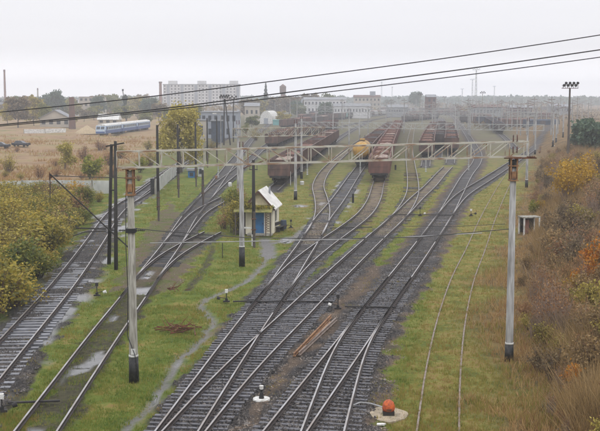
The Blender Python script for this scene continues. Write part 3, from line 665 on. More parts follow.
# single masts (concrete)
def mast(px, pyb, pyt, label, group=None, r0=0.2, matn='concrete', arms=True, foot=1.3, head='insulator'):
    b = at(px, pyb, 0, True); h = hgt(pyt, b.y) - b.z
    t = thing('catenary_mast', label, 'mast', b, 0, group)
    mast_part(t, 0, 0, h, r0, 0.13, foot, matn)
    if arms:
        a = MB().bar((0, 0, h - 1.6), (1.9, -0.2, h - 0.9), 0.05); a.bar((0, 0, h - 0.3), (1.9, -0.2, h - 0.9), 0.035); insul(a, (1.1, -.1, h - 1.2), (1.5, -.15, h - 1.05), 0.07, 4); a.build('bracket', 'rust', t)
        for dx in (-0.12, 0.12): i = MB(); insul(i, (dx, 0, h), (dx, 0, h + 0.4), 0.08, 4); i.build('insulator', 'insulator', t)
    return t
m = mast(242, 265, 147, 'tall grey concrete mast with black foot in front of the hut', foot=1.35)
# portal over the tracks behind the hut
def portal(mx, label, zb, zt, bays, over=(0.5, 0.5), matn='pale_steel', foot=1.0, r0=0.19, ext_l=None, w=0.06):
    P = [at(a, b, 0, True) for a, b in mx]; t = thing('catenary_portal', label, 'overhead line portal', P[0])
    Q = [Vector((p.x - P[0].x, p.y - P[0].y)) for p in P]
    for q, p in zip(Q, P): mm = mast_part(t, q.x, q.y, zt + 0.5 - P[0].z, r0, 0.13, foot + (p.z - P[0].z))
    d = (Q[-1] - Q[0]).normalized(); a = Q[0] - d * over[0]; b = Q[-1] + d * over[1]
    truss(t, a, b, (zb - P[0].z,) * 2, (zt - P[0].z,) * 2, 0.5, bays, matn, w)
    for q in Q:
        for dx in (-0.14, 0.14): i = MB(); insul(i, (q.x + dx, q.y - .1, zt + 0.5 - P[0].z), (q.x + dx, q.y - .1, zt + 0.95 - P[0].z), 0.09, 4); i.build('insulator', 'insulator', t)
    return t
portal([(238.5, 202), (295.5, 199)], 'second lattice beam, cream and rusty, on the grey mast behind the hut', 7.75, 8.75, 13, (0.6, 4.0), 'cream_steel')
portal([(301.5, 178), (526.5, 187)], 'third lattice beam, thin and grey, reaching to the mast behind the right end', 7.85, 8.65, 30, (0.4, 2.2), w=0.05)
portal([(349, 152), (535, 154)], 'fourth lattice beam, faint, above the red wagon string', 8.3, 9.1, 30, (0.5, 0.5), w=0.05)
portal([(333, 139), (556, 142)], 'fifth lattice beam in the distance behind the red wagons', 8.2, 9.0, 36, (8, 0.5), w=0.055)
portal([(316, 128), (563, 131)], 'sixth lattice beam far off across the whole yard', 8.2, 9.0, 40, (16, 0.5), w=0.065)
portal([(344, 119.5), (553, 121)], 'farthest faint lattice beam before the horizon', 8.2, 9.0, 44, (26, 0.5), w=0.08)
mast(553, 146, 112, 'pale mast standing left of the big floodlight, dark signal at its foot', r0=0.17)
mast(563, 137, 106, 'pale mast directly left of the big floodlight pole, farther than its neighbour', r0=0.17)
mast(359.3, 150, 119, 'thin pale mast just above the yellow tank wagon', r0=0.15, arms=False)
mast(455, 141, 106, 'pale mast left of the bending main track', r0=0.17)
k = 0
GRP = 'thin masts scattered over the far yard'
far_masts = [(275, 121), (290, 119), (308, 117), (325, 120), (371, 117), (386, 121), (396, 115), (408, 119), (432, 123), (438, 114), (447, 118), (461, 115), (470, 124), (486, 121), (497, 130), (509, 127), (517, 134), (524, 120), (530, 116), (541, 124), (548, 113), (572, 128), (577, 124), (582, 119), (588, 122), (416, 113), (452, 112), (501, 115), (512, 117), (536, 112), (560, 117), (404, 111.5), (477, 113), (426, 110.5), (520, 111), (566, 112), (349, 113), (361, 111), (335, 111)]
rm_ = random.Random(5)
for _ in range(38): far_masts.append((rm_.uniform(432, 560), 98 + rm_.uniform(16, 38)))
for _ in range(150): far_masts.append((rm_.uniform(282, 598), 98 + 12 * rm_.random() ** .8 + 2.0))
far_masts += [(a_, 100 + b_) for a_, b_ in ((342, 30), (368, 34), (391, 27), (404, 33), (422, 24), (470, 36), (493, 32), (507, 29))]
proto = None
for a, b in far_masts:
    p = at(a, b, 0, True)
    p.z = min(p.z, .6)
    if proto is None:
        proto = thing('yard_mast', 'thin grey mast standing among the distant sidings', 'mast', p, 0, GRP)
        MB().tube([(0, 0, 0), (0, 0, 10.2)], [0.22, 0.15], 8).build('pole', 'concrete', proto)
        MB().bar((0, 0, 8.8), (2.2, 0, 9.3), 0.09).bar((-0.9, 0, 9.6), (0.9, 0, 9.6), 0.1).build('bracket', 'rust', proto); reg(proto)
    else: copy_tree(proto, p, rnd.choice((0, math.pi, 0.3)), (1, 1, rnd.uniform(0.9, 1.2)))

# ------------------------------------------------------------------ wooden poles on the left
def wood_pole(px, pyb, pyt, label, arm=True, rz=0.0, group=None, footm='grey_wood', lean=0.0):
    b = at(px, pyb, 0, True); h = hgt(pyt, b.y); t = thing('wooden_pole', label, 'pole', b, rz, group)
    MB().tube([(0, 0, 1.0), (lean * .5, 0, h * 0.5), (lean, 0, h)], [0.16, 0.15, 0.12], 9).build('pole', 'tar_wood', t, smooth=True)
    MB().tube([(0.05, -0.22, -0.1), (0.05, -0.2, 2.9)], 0.11, 8).build('foot_stub', footm, t)
    for zb in (1.4, 2.3): MB().box((0.02, -0.1, zb), (0.4, 0.46, 0.05)).build('binding', 'rust', t)
    if arm:
        a = MB().bar((lean - 0.05, 0, h - 0.35), (lean + 0.32, 0, h + 0.25), 0.05); insul(a, (lean + .3, 0, h + .1), (lean + .3, 0, h + .45), 0.07, 3); a.build('insulator_hook', 'wire', t)
    return t
wood_pole(158.5, 220, 125, 'black wooden pole nearest to the left end of the long beam')
wood_pole(178.5, 197, 124, 'black wooden pole in front of the large yellow willow')
wood_pole(196, 186, 122, 'black wooden pole at the right edge of the large yellow willow')
wood_pole(207.5, 167, 118, 'thin dark pole left of the dark blue shed door', arm=False)
wood_pole(217, 162, 117, 'thin dark pole in front of the dark blue shed door', arm=False)
p = wood_pole(253.8, 246, 160, 'black wooden pole right in front of the blue hut door', arm=False)
bb = MB().bar((-0.35, 0, 6.4), (0.35, 0, 6.4), 0.07); insul(bb, (-.3, 0, 6.45), (-.3, 0, 6.75), .06, 3); insul(bb, (.3, 0, 6.45), (.3, 0, 6.75), .06, 3); bb.build('crossarm', 'wire', p)
wood_pole(203, 205, 170, 'short thin black post in the gravel of the left sidings', arm=False)
# twin pole with stay
b1 = at(109, 263); b2 = at(116, 269); tp = thing('twin_pole', 'pair of black tarred poles leaning together with crossarm, left of the near mast', 'pole', (b1.x, b1.y, 0))
q = b2 - b1; topx = pt(113, 142, b1.y) - b1
MB().tube([(0, 0, -0.1), (topx.x - .12, 0, 8.9)], [0.145, 0.11], 10).build('pole', 'tar_wood', tp, smooth=True)
MB().tube([(q.x, q.y, -0.1), (topx.x + .16, 0.1, 9.1)], [0.145, 0.11], 10).build('pole', 'tar_wood', tp, smooth=True)
MB().bar((topx.x - 0.5, -.2, 8.75), (topx.x + 0.85, -.2, 9.0), 0.1).build('crossarm', 'tar_wood', tp)
MB().bar((0.1, -.2, 2.5), (0.7, -.2, 2.5), 0.1).bar((0.15, -.2, 5.5), (0.62, -.2, 5.5), 0.1).build('brace', 'tar_wood', tp)
yy = b1.y - 0.4
st = thing('stay_frame', 'dark stay rods spread in a triangle left of the twin poles', 'stay', (b1.x, yy, 0))
def rel(px, py): v = pt(px, py, yy); return Vector((v.x - b1.x, 0, v.z))
MB().tube([rel(50, 174), rel(105, 226), rel(128, 247)], 0.055, 6).build('diagonal_rod', 'tar_wood', st)
MB().tube([rel(51, 175.5), rel(90, 177), rel(130, 178)], 0.03, 5).build('top_rod', 'wire', st)
MB().tube([rel(50, 174), rel(50, 198)], 0.035, 5).build('drop_rod', 'wire', st)
MB().add([rel(49, 172), rel(53, 177), rel(48.8, 180), rel(49, 172) + Vector((0, .12, 0)), rel(53, 177) + Vector((0, .12, 0)), rel(48.8, 180) + Vector((0, .12, 0))], [(0, 1, 2), (5, 4, 3), (0, 3, 4, 1), (1, 4, 5, 2), (2, 5, 3, 0)]).build('anchor_plate', 'rust', st)
MB().tube([rel(76, 228), rel(106, 229)], 0.06, 6).build('lower_arm', 'tar_wood', st)
MB().tube([rel(73, 236), rel(85, 232), rel(106, 231)], 0.04, 6).build('lower_stay', 'tar_wood', st)

# ------------------------------------------------------------------ floodlights
def flood(px, pyb, pyt, label, wdt=2.4, pole='tar_wood', r=0.2, legs=1, n=6, cat='floodlight', group=None, tall=False):
    b = at(px, pyb, 0, True); h = hgt(pyt, b.y) - b.z; t = thing('floodlight_mast', label, cat, b, 0, group)
    if legs == 1: MB().tube([(0, 0, 0), (0, 0, h - 0.8)], [r, r * 0.65], 10).build('pole', pole, t)
    elif legs == 2:
        MB().tube([(-0.3, 0, 0), (-0.1, 0, h - 0.8)], [r, r * .7], 8).build('pole', pole, t); MB().tube([(1.4, 0, 0), (0.1, 0, h - 0.8)], [r, r * .7], 8).build('pole', pole, t)
    else:
        m = MB(); B0 = 0.9
        def c4(z): s = B0 * (1 - z / h * 0.72); return [Vector((i * s, j * s, z)) for i, j in ((-1, -1), (1, -1), (1, 1), (-1, 1))]
        zz = [h * 0.98 * (1 - (1 - i / 12) ** 1.15) for i in range(13)]
        for za, zb in zip(zz, zz[1:]):
            A, B = c4(za), c4(zb)
            for i in range(4): m.bar(A[i], B[i], 0.16); m.bar(A[i], B[(i + 1) % 4], 0.09); m.bar(B[i], B[(i + 1) % 4], 0.08)
        m.build('lattice_tower', pole, t)
    f = MB().box((0, 0, h - 0.75), (wdt, 0.9, 0.1)).bar((-wdt / 2, -.45, h - .2), (wdt / 2, -.45, h - .2), 0.06).bar((-wdt / 2, .45, h - .2), (wdt / 2, .45, h - .2), 0.06)
    for i in range(4): f.bar((-wdt / 2 + wdt * i / 3, -.45, h - .75), (-wdt / 2 + wdt * i / 3, -.45, h - .2), 0.05)
    f.build('platform', 'pale_steel' if legs == 4 else 'rust', t)
    for i in range(n):
        x = -wdt / 2 + wdt * (i + .5) / n; hh = h + (0.15 if i % 2 else -0.25); l = MB()
        l.tube([(x, -.35, hh + .12), (x, -.72, hh)], [0.16, 0.27], 10); l.bar((x, -.3, h - .7), (x, -.35, hh), 0.05); l.build('lamp', 'underframe' if legs != 4 else 'pale_steel', t)
    return t
flood(568, 156, 84, 'tallest floodlight mast with a wide lamp rack, standing on the right bank', 2.8, 'grey_wood', 0.24, 1, 8)
flood(225, 145, 96, 'twin-legged floodlight with a bulky lamp cluster before the white flats', 2.6, 'tar_wood', 0.2, 2, 8)
flood(233.5, 142, 97, 'single-pole floodlight with three dark lamps before the white flats', 2.2, 'tar_wood', 0.18, 1, 4)
flood(297, 122, 97, 'floodlight pole with flat rack right of the water tower', 3.0, 'concrete', 0.25, 1, 5)
flood(482, 124, 92, 'dark floodlight mast right of the tall pale lattice towers', 2.6, 'concrete_old', 0.22, 1, 5)
flood(420, 121, 93.5, 'dark floodlight mast beside the round pale tree crown', 2.8, 'concrete_old', 0.22, 1, 5)
flood(444, 117, 96.5, 'small greyish floodlight mast between two larger ones', 2.6, 'concrete', 0.22, 1, 4)
flood(399, 115, 97.5, 'small floodlight mast left of the round pale tree crown', 2.6, 'concrete', 0.22, 1, 4)
flood(475.5, 116, 69, 'taller front lattice lamp tower rising highest on the skyline', 5.2, 'pale_steel', 0.2, 4, 6, 'lamp tower')
flood(472, 111, 79, 'shorter lattice lamp tower close behind the highest one', 4.5, 'pale_steel', 0.2, 4, 6, 'lamp tower')
flood(462, 109, 88.5, 'faint short lamp tower left of the two lattice towers', 4.0, 'pale_steel', 0.2, 4, 5, 'lamp tower')
flood(494, 108.5, 86, 'faint slim lamp tower right of the two lattice towers', 3.4, 'pale_steel', 0.2, 4, 5, 'lamp tower')
flood(381.5, 109.5, 82, 'faint slim lamp tower above the pale buildings in the middle', 2.0, 'pale_steel', 0.2, 4, 4, 'lamp tower')
flood(392, 108.5, 87, 'fainter lamp tower just right of the middle one', 2.0, 'pale_steel', 0.2, 4, 4, 'lamp tower')
# small lamp near the blue shed
b = at(221, 150); t = thing('yard_lamp', 'white street lamp in front of the dark blue shed door', 'lamp', b)
MB().tube([(0, 0, 0), (0, 0, 8.2), (-0.5, 0, 8.6), (-1.3, 0, 8.7)], 0.09, 8).build('post', 'concrete', t); MB().box((-1.5, 0, 8.65), (0.9, 0.35, 0.22)).build('lamp_head', 'white_paint', t)

# ------------------------------------------------------------------ wagons
WN = [0]
def gondola(colour, load, near=True):
    t = thing('gondola_wagon', 'x', 'wagon'); L_, W_, z0, z1 = 13.2, 3.0, 1.25, 3.35
    b = MB(); th = 0.08
    b.box((0, 0, z0 - 0.05), (W_ - .1, L_, 0.2))
    for s in (-1, 1):
        b.box((s * (W_ / 2 - th / 2), 0, (z0 + z1) / 2 + .03), (th, L_, z1 - z0)); b.box((0, s * (L_ / 2 - th / 2), (z0 + z1) / 2 + .03), (W_ - 2 * th - .004, th, z1 - z0))
        b.box((s * (W_ / 2 + .01), 0, z1 + .06), (0.16, L_ + .12, 0.1)); b.box((0, s * (L_ / 2 + .01), z1 + .06), (W_ - .18, 0.16, 0.1))
        for i in range(9): b.box((s * (W_ / 2 + 0.055), -L_ / 2 + .35 + i * (L_ - .7) / 8, (z0 + z1) / 2), (0.105, 0.16, z1 - z0 - .02))
        for x in (-1.05, -0.38, 0.38, 1.05): b.box((x, s * (L_ / 2 + .05), (z0 + z1) / 2), (0.13, 0.1, z1 - z0 - .02))
        b.box((0, s * (L_ / 2 + .055), 2.2), (W_ - .3, 0.08, 0.1))
    b.build('body', colour, t)
    if load:
        n1, n2 = 8, 26; vs = []; fs = []
        rr = random.Random(hash(load) % 99 + len(load))
        for j in range(n2 + 1):
            for i in range(n1 + 1):
                x = -W_ / 2 + .1 + (W_ - .2) * i / n1; y = -L_ / 2 + .1 + (L_ - .2) * j / n2
                e = min(i, n1 - i) / (n1 / 2); hh = z1 - 0.32 + 0.26 * e ** .7 * (0.75 + .25 * math.sin(j * 1.1 + i)) + rr.uniform(-.09, .10)
                if min(i, n1 - i) == 0 or min(j, n2 - j) == 0: hh = z1 - .45
                vs.append((x, y, hh))
        for j in range(n2):
            for i in range(n1): a = j * (n1 + 1) + i; fs.append((a, a + 1, a + n1 + 2, a + n1 + 1))
        MB().add(vs, fs).build('load', load, t)
    bogies(t, L_, near); return t
def bogies(t, L_, near=True):
    MB().box((0, 0, 1.0), (0.5, L_ + .5, 0.32)).box((0, L_ / 2 + .05, 1.03), (2.6, 0.3, .3)).box((0, -L_ / 2 - .05, 1.03), (2.6, 0.3, .3)).build('underframe', 'underframe', t)
    for s in (-1, 1):
        MB().box((0, s * (L_ / 2 + .5), 1.0), (0.32, 0.5, 0.3)).box((0.05, s * (L_ / 2 + .72), 1.0), (0.44, 0.2, 0.34)).build('coupler', 'underframe', t)
        bg_ = MB(); y0 = s * (L_ / 2 - 2.1)
        for sx in (-1, 1): bg_.box((sx * 1.0, y0, 0.58), (0.16, 2.3, 0.34), taper=.9); bg_.box((sx * 1.0, y0, 0.74), (0.24, 0.6, 0.3))
        bg_.box((0, y0, 0.72), (2.1, 0.4, .28)); bo = bg_.build('bogie', 'underframe', t)
        if near:
            for dy in (-0.92, 0.92):
                MB().tube([(-0.84, y0 + dy, .475), (-0.70, y0 + dy, .475)], 0.475, 16).tube([(0.70, y0 + dy, .475), (0.84, y0 + dy, .475)], 0.475, 16).tube([(-.7, y0 + dy, .475), (.7, y0 + dy, .475)], .09, 8).build('wheelset', 'rail_rust', bo)
def tankwagon(colour):
    t = thing('tank_wagon', 'x', 'wagon'); L_ = 10.8; prof = [(0.0, 5.4), (0.6, 5.35), (1.1, 5.15), (1.38, 4.85), (1.5, 4.5)]
    ys_ = [-a for r_, a in prof] + [a for r_, a in prof[::-1]]; rs = [max(.02, r_) for r_, a in prof] + [max(.02, r_) for r_, a in prof[::-1]]
    MB().tube([(0, y, 2.85) for y in ys_], rs, 28).build('tank', colour, t, smooth=True)
    d = MB().tube([(0, 0, 4.2), (0, 0, 4.75)], 0.5, 16).build('dome', colour, t, smooth=True); 
    f = MB().box((0, 0, 4.42), (0.9, 3.0, 0.05))
    for i in range(2):
        for s in (-1, 1): f.bar((s * .45, -1.4 + 2.8 * i, 4.4), (s * .45, -1.4 + 2.8 * i, 5.3), .05); 
    for s in (-1, 1): f.bar((s * .45, -1.4, 5.3), (s * .45, 1.4, 5.3), .05)
    f.build('walkway', 'underframe', t)
    for y in (-3, 0, 3): MB().tube([(1.53 * math.cos(a), y, 2.85 + 1.53 * math.sin(a)) for a in [k * math.pi / 12 for k in range(25)]], 0.03, 4, cap=False).build('strap', 'underframe', t)
    l = MB()
    for x in (-.25, .25): l.bar((x, -5.45, 1.1), (x, -5.1, 4.0), .05)
    for k_ in range(8): l.bar((-.25, -5.43 + .045 * k_, 1.3 + k_ * .34), (.25, -5.43 + .045 * k_, 1.3 + k_ * .34), .04)
    l.build('ladder', 'white_paint', t); bogies(t, L_, True); return t
PROT = {}
for c_ in ('red', 'brown', 'grey', 'blue'):
    for l_ in ('load_rust', 'load_pale', 'load_coal', None):
        if (c_, l_) in (('blue', 'load_pale'), ('blue', 'load_rust'), ('grey', 'load_rust')): continue
        g = gondola('wagon_' + c_, l_); reg(g); PROT[(c_, l_)] = [g, False]
ORD = ['nearest', 'second', 'third', 'fourth', 'fifth', 'sixth', 'seventh', 'eighth', 'ninth', 'tenth', 'eleventh', 'twelfth', 'thirteenth', 'fourteenth', 'fifteenth', 'sixteenth', 'seventeenth', 'eighteenth']
LOADN = {'load_rust': 'wagon loaded with rusty scrap', 'load_pale': 'wagon loaded with pale rubble', 'load_coal': 'wagon loaded with dark coal', None: 'empty open wagon'}
def strip_param(c):
    acc = [0.0]
    for a, b in zip(c, c[1:]): acc.append(acc[-1] + (b - a).length)
    return acc
def place_string(key, py_start, n, kinds, where, gap=14.4, tank=False):
    c = CEN[key]; acc = strip_param(c); y0 = at(0, py_start).y
    i0 = next(i for i, p in enumerate(c) if p.y >= y0); s = acc[i0] + 6.8
    def pos(s):
        i = min(range(len(acc)), key=lambda j: abs(acc[j] - s)); return c[i]
    for k in range(n):
        if s + 8 > acc[-1]: break
        a, b = pos(s - 4.5), pos(s + 4.5); ctr = (a + b) / 2; rz = math.atan2(b.y - a.y, b.x - a.x) - math.pi / 2; col, ld = kinds[k % len(kinds)]
        if tank and k == 0:
            g = tankwagon('tank_yellow'); g['label'] = 'yellow rusty tank wagon standing beside the red wagon string'; g.location = (ctr.x, ctr.y, .2); g.rotation_euler = (0, 0, rz); g['group'] = 'wagons parked in the yard'
        else:
            lab = f'{dict(red="red", brown="brown", grey="grey", blue="blue")[col]} {LOADN[ld]}, {ORD[k]} {where}'
            pr_ = PROT[(col, ld)]; z_ = .2
            if not pr_[1]: g = pr_[0]; pr_[1] = True; g.location = (ctr.x, ctr.y, z_); g.rotation_euler = (0, 0, rz)
            else: g = copy_tree(pr_[0], (ctr.x, ctr.y, z_), rz)
            g['label'] = lab; g['group'] = 'wagons parked in the yard'
        s += gap + rnd.uniform(0, .3)
RR = ('red', 'load_rust'); RP = ('red', 'load_pale'); BP = ('brown', 'load_pale'); BR = ('brown', 'load_rust'); GC = ('grey', 'load_coal'); BC = ('brown', 'load_coal'); GN = ('grey', None); BN = ('brown', None); GP = ('grey', 'load_pale')
place_string('P2', 182.5, 18, [RP, RR, RR, RP, RR, RR, BR], 'in the red middle string')
place_string('P', 168, 14, [RR, BC, BN, BC, BN, GC, BC], 'in the string behind the yellow tank', tank=True)
place_string('A', 185.5, 10, [BP, BR, BC, BR, BN, BC, BR, BN], 'in the string just behind the hut')
place_string('B', 149, 12, [BC, BR, RR, BN, BC, BR, GC, BN], 'on the second siding behind the hut')
place_string('Cc', 129, 14, [BR, BP, GC, BR, GP, BC, GP, GC, BP, GP], 'on the farthest left siding')
place_string('D', 158.5, 12, [BR, BR, RR, BC, BR, BP], 'in the string right of the red one')
place_string('D2', 149, 10, [GC, BC, GN, GC], 'in the dark string between the rusty ones')
place_string('E', 154.5, 10, [BC, RR, GC, BR, BC], 'left of the bending main track')
place_string('G', 134, 9, [GC, ('blue', 'load_coal'), BC, ('blue', None), GC], 'right of the bending main track')
for k_, v in PROT.items():
    if not v[1]:
        def rm(o):
            for ch in list(o.children): rm(ch)
            bpy.data.objects.remove(o)
        rm(v[0])
# dark wagons beyond the right mast and between
for a, b, lab, col in ((541, 130, 'dark blue box wagon standing alone before the far masts on the right', 'wagon_blue'), (515, 128.5, 'brown box wagon left of the dark blue one', 'wagon_brown')):
    p = at(a, b); t = thing('box_wagon', lab, 'wagon', (p.x, p.y, .1), R(-80)); MB().prof_y([(-1.5, 1.2), (1.5, 1.2), (1.5, 3.6), (1.1, 3.95), (0, 4.1), (-1.1, 3.95), (-1.5, 3.6)], -6.9, 6.9).build('body', col, t)
    MB().box((-1.53, 0, 2.4), (0.08, 2.2, 2.2)).build('door', 'wagon_grey', t); MB().box((1.53, 0, 2.4), (0.08, 2.2, 2.2)).build('door', 'wagon_grey', t); bogies(t, 13.6, False)

# far wagons: too small to show parts
FW = {}
def far_wagon(col, top):
    if (col, top) not in FW:
        b = MB(); b.box((0, 0, 2.3), (3.0, 13.4, 2.3), mi=0); b.box((0, 0, 3.5), (2.6, 13.0, .35), mi=1, taper=.8); b.box((0, 0, .95), (2.2, 13.8, .35), mi=2)
        for s_ in (-1, 1):
            b.box((0, s_ * 4.6, .5), (2.2, 2.6, .8), mi=2)
            for i in range(8): b.box((s_ * 1.54, -6.2 + i * 12.4 / 7, 2.3), (.1, .2, 2.3), mi=2)
        FW[(col, top)] = b; 
    return FW[(col, top)]
FM = {}
def far_string(p0, p1, cols, where):
    A = at(*p0); B = at(*p1); d = B - A; n = int(d.length / 14.6); d.normalize(); rz = math.atan2(d.y, d.x) - math.pi / 2
    for i in range(n):
        if rnd.random() < .06: continue
        col, top, nm = cols[(i * 7 + i // 3) % len(cols)]; q = A + d * (i * 14.6 + 7.3)
        if (col, top) not in FM: o = far_wagon(col, top).build('goods_wagon', [col, top, 'underframe']); FM[(col, top)] = o
        else: o = FM[(col, top)].copy(); C.objects.link(o)
        o.location = (q.x, q.y, .1); o.rotation_euler = (0, 0, rz); tag(o, f'{nm} goods wagon far off, {where}', 'wagon', f'{nm} goods wagons, {where}')
BRN = ('wagon_brown', 'load_rust', 'brown'); RED_ = ('wagon_red', 'load_rust', 'red'); GRY = ('wagon_grey', 'load_coal', 'grey'); BLU = ('wagon_blue', 'load_coal', 'blue'); PAL = ('wagon_brown', 'load_pale', 'pale-topped'); WHT = ('panel_white', 'panel_white', 'white'); TQ = ('turquoise', 'load_pale', 'turquoise')
far_string((300, 121.5), (350, 114.5), [BRN, GRY, PAL, RED_, BRN, WHT], 'left of the middle skyline buildings')
far_string((306, 117.5), (395, 110.2), [BRN, RED_, GRY, PAL, BRN], 'under the long white building')
far_string((335, 119.8), (398, 114), [GRY, BRN, TQ, WHT, GRY], 'below the low station building')
far_string((366, 116), (430, 110.5), [WHT, TQ, BRN, GRY, PAL], 'left of the dark signal tower')
far_string((404, 122), (440, 118.5), [GRY, BRN, GRY], 'behind the rusty-topped wagons')
far_string((408, 117.5), (470, 112.8), [BRN, GRY, PAL, RED_], 'right of the round hazy tree')
far_string((462, 122.5), (522, 127.5), [GRY, BLU, BRN, GRY, BLU], 'across the right end of the yard')
far_string((455, 116.5), (560, 119.5), [BRN, GRY, BRN, BLU, RED_], 'in the last row on the right')
far_string((430, 112), (540, 112.8), [GRY, BRN, BLU, PAL], 'hazy under the right skyline')
far_string((310, 113.5), (372, 110), [PAL, BRN, GRY], 'hazy in front of the long white building')
far_string((296, 127), (330, 122.5), [BRN, PAL, GRY, RED_], 'between the second string and the hangar')
far_string((352, 113.2), (408, 108.2), [BRN, GRY, WHT, BRN], 'in the haze before the pale buildings')
far_string((440, 115), (500, 112.2), [BRN, RED_, GRY], 'behind the bending main track')
far_string((452, 109.8), (575, 110.2), [GRY, BRN, BRN, GRY], 'along the foot of the distant woods')
far_string((470, 120), (505, 122), [RED_, BRN], 'just before the dark row on the right')
# blue and white railcar
def railcar(px, py, label, rz, front):
    p = at(px, py); t = thing('railcar', label, 'railcar', p, rz, 'cars of the blue and white train')
    L_ = 24; b = MB(); b.prof_y([(-1.55, .9), (1.55, .9), (1.55, 1.95), (-1.55, 1.95)], 0, L_); b.build('lower_body', 'railcar_blue', t)
    MB().prof_y([(-1.55, 1.95), (1.55, 1.95), (1.55, 3.4), (-1.55, 3.4)], 0, L_).build('upper_body', 'railcar_pale', t)
    MB().prof_y([(-1.55, 3.4), (1.55, 3.4), (1.2, 3.8), (0, 4.0), (-1.2, 3.8)], -0.02, L_).build('roof', 'whitewash', t)
    for s in (-1, 1):
        for k in range(9): MB().box((s * 1.56, 2.6 + k * 2.4, 2.65), (0.05, 1.5, 0.85)).build('window', 'dark_glass', t)
        for y in (1.2, 22.6): MB().box((s * 1.57, y, 2.15), (0.05, 0.9, 2.1)).build('door', 'railcar_blue', t)
    if front:
        MB().prof_x([(0, 1.0), (0, 3.3), (-.15, 3.3), (-.75, 2.3), (-.85, 1.0)], -1.5, 1.5).build('nose', 'railcar_pale', t)
        for s in (-.7, .7): MB().add([(s - .6, -.78, 2.35), (s + .6, -.78, 2.35), (s + .6, -.24, 3.2), (s - .6, -.24, 3.2)], [(0, 1, 2, 3)]).build('windscreen', 'dark_glass', t)
        MB().box((0, -.87, 1.35), (2.9, .06, .5)).build('stripe', 'railcar_blue', t)
        for s in (-1.1, 1.1): MB().tube([(s, -.9, 1.85), (s, -.8, 1.85)], .16, 10).build('headlight', 'white_paint', t)
    for y in (3.5, 20.5): MB().box((0, y, .5), (2.4, 3.0, .7)).build('bogie', 'underframe', t)
    return t
n0 = at(101, 136.5); n1_ = at(144, 130); ang = math.atan2(n1_.y - n0.y, n1_.x - n0.x) - math.pi / 2
railcar(101, 136.5, 'front car of the blue and white train with sloping nose', ang, True)
d_ = (n1_ - n0).normalized()
for k_, lb in enumerate(('second car of the blue and white train', 'rear car of the blue and white train')):
    q_ = n0 + d_ * 24.9 * (k_ + 1); px_, py_ = proj(q_.x, q_.y, 0); railcar(px_, py_, lb, ang, False)

# ------------------------------------------------------------------ hut
h0 = at(246.5, 236.5); h1 = at(272.3, 234.6); h2 = at(279.8, 227.5)
rz = -0.115; W_ = 2.45; h0 = h1 - Vector((math.cos(rz), math.sin(rz), 0)) * W_; D_ = 4.5
t = thing('signal_hut', 'small cream hut with blue door and white gable roof', 'hut', (h0.x, h0.y, 0), rz)
E_, Rg = 2.55, 3.95
MB().box((W_ / 2, D_ / 2, E_ / 2), (W_, D_, E_)).build('wall', 'hut_wall', t)
MB().prof_y([(0, E_), (W_, E_), (W_ / 2, Rg - .08)], 0.002, D_ - .002).build('gable', 'hut_gable', t)
rf = MB(); ov = 0.28; th = 0.09
for s in (-1, 1):
    sl_ = (Rg - E_) / (W_ / 2); xe = W_ / 2 + s * (W_ / 2 + ov); ze = E_ - sl_ * ov
    rf.prof_y([(W_ / 2, Rg), (xe, ze), (xe, ze + th), (W_ / 2, Rg + th)] if s < 0 else [(xe, ze), (W_ / 2, Rg), (W_ / 2, Rg + th), (xe, ze + th)], -0.35, D_ + .3)
ro_ = rf.build('roof', 'slate', t)
vb = MB()
for s in (-1, 1):
    xe = W_ / 2 + s * (W_ / 2 + ov); vb.bar((W_ / 2, -.37, Rg + .0), (xe, -.37, E_ - (Rg - E_) / (W_ / 2) * ov + .02), .05, .16)
vb.build('bargeboard', 'brown_paint', ro_)
MB().tube([(1.75, 3.2, Rg - .6), (1.75, 3.2, Rg + .15)], .09, 10).build('chimney', 'roof_grey', ro_)
dr_ = MB().box((1.22, -0.03, 1.03), (0.96, 0.06, 2.0)).box((1.22, -.065, 1.5), (.7, .02, .7)).box((1.22, -.065, .6), (.7, .02, .6)).build('door', 'blue_door', t)
MB().box((.69, -.04, 1.05), (.09, .1, 2.1)).box((1.75, -.04, 1.05), (.09, .1, 2.1)).box((1.22, -.04, 2.12), (1.14, .1, .1)).build('door_frame', 'white_paint', t)
MB().box((1.6, -.09, 1.0), (.05, .06, .14)).build('handle', 'underframe', dr_)
wf = MB().box((W_ + .02, 2.3, 1.5), (.06, .9, 1.0)).build('window', 'dark_glass', t); MB().box((W_ + .05, 2.3, 1.5), (.03, .05, 1.0)).box((W_ + .05, 2.3, 2.02), (.05, 1.0, .06)).box((W_ + .05, 2.3, .98), (.09, 1.0, .06)).build('frame', 'white_paint', wf)
# mossy porch roof in front, on posts
pc = MB().prof_x([(-1.15, 2.12), (0, 2.62), (0, 2.70), (-1.15, 2.20)], -0.9, W_ + 0.12).build('porch_roof', 'moss', t)
for x in (-0.75, W_ - .02): MB().box((x, -1.0, 1.06), (.1, .1, 2.12)).build('porch_post', 'grey_wood', t)
lt = MB()
for k_ in range(8): lt.bar((W_ - .42, -1.0, .35 + k_ * .22), (W_ - .02, -1.0, .55 + k_ * .22), .035)
for k_ in range(8): lt.bar((W_ - .42, -.97, .55 + k_ * .22), (W_ - .02, -.97, .35 + k_ * .22), .035)
lt.bar((W_ - .45, -1.0, 0), (W_ - .45, -1.0, 2.12), .07).build('trellis', 'brown_paint', t)
MB().box((1.4, -.5, .06), (2.2, 1.0, .14)).build('doorstep', 'concrete_old', t)
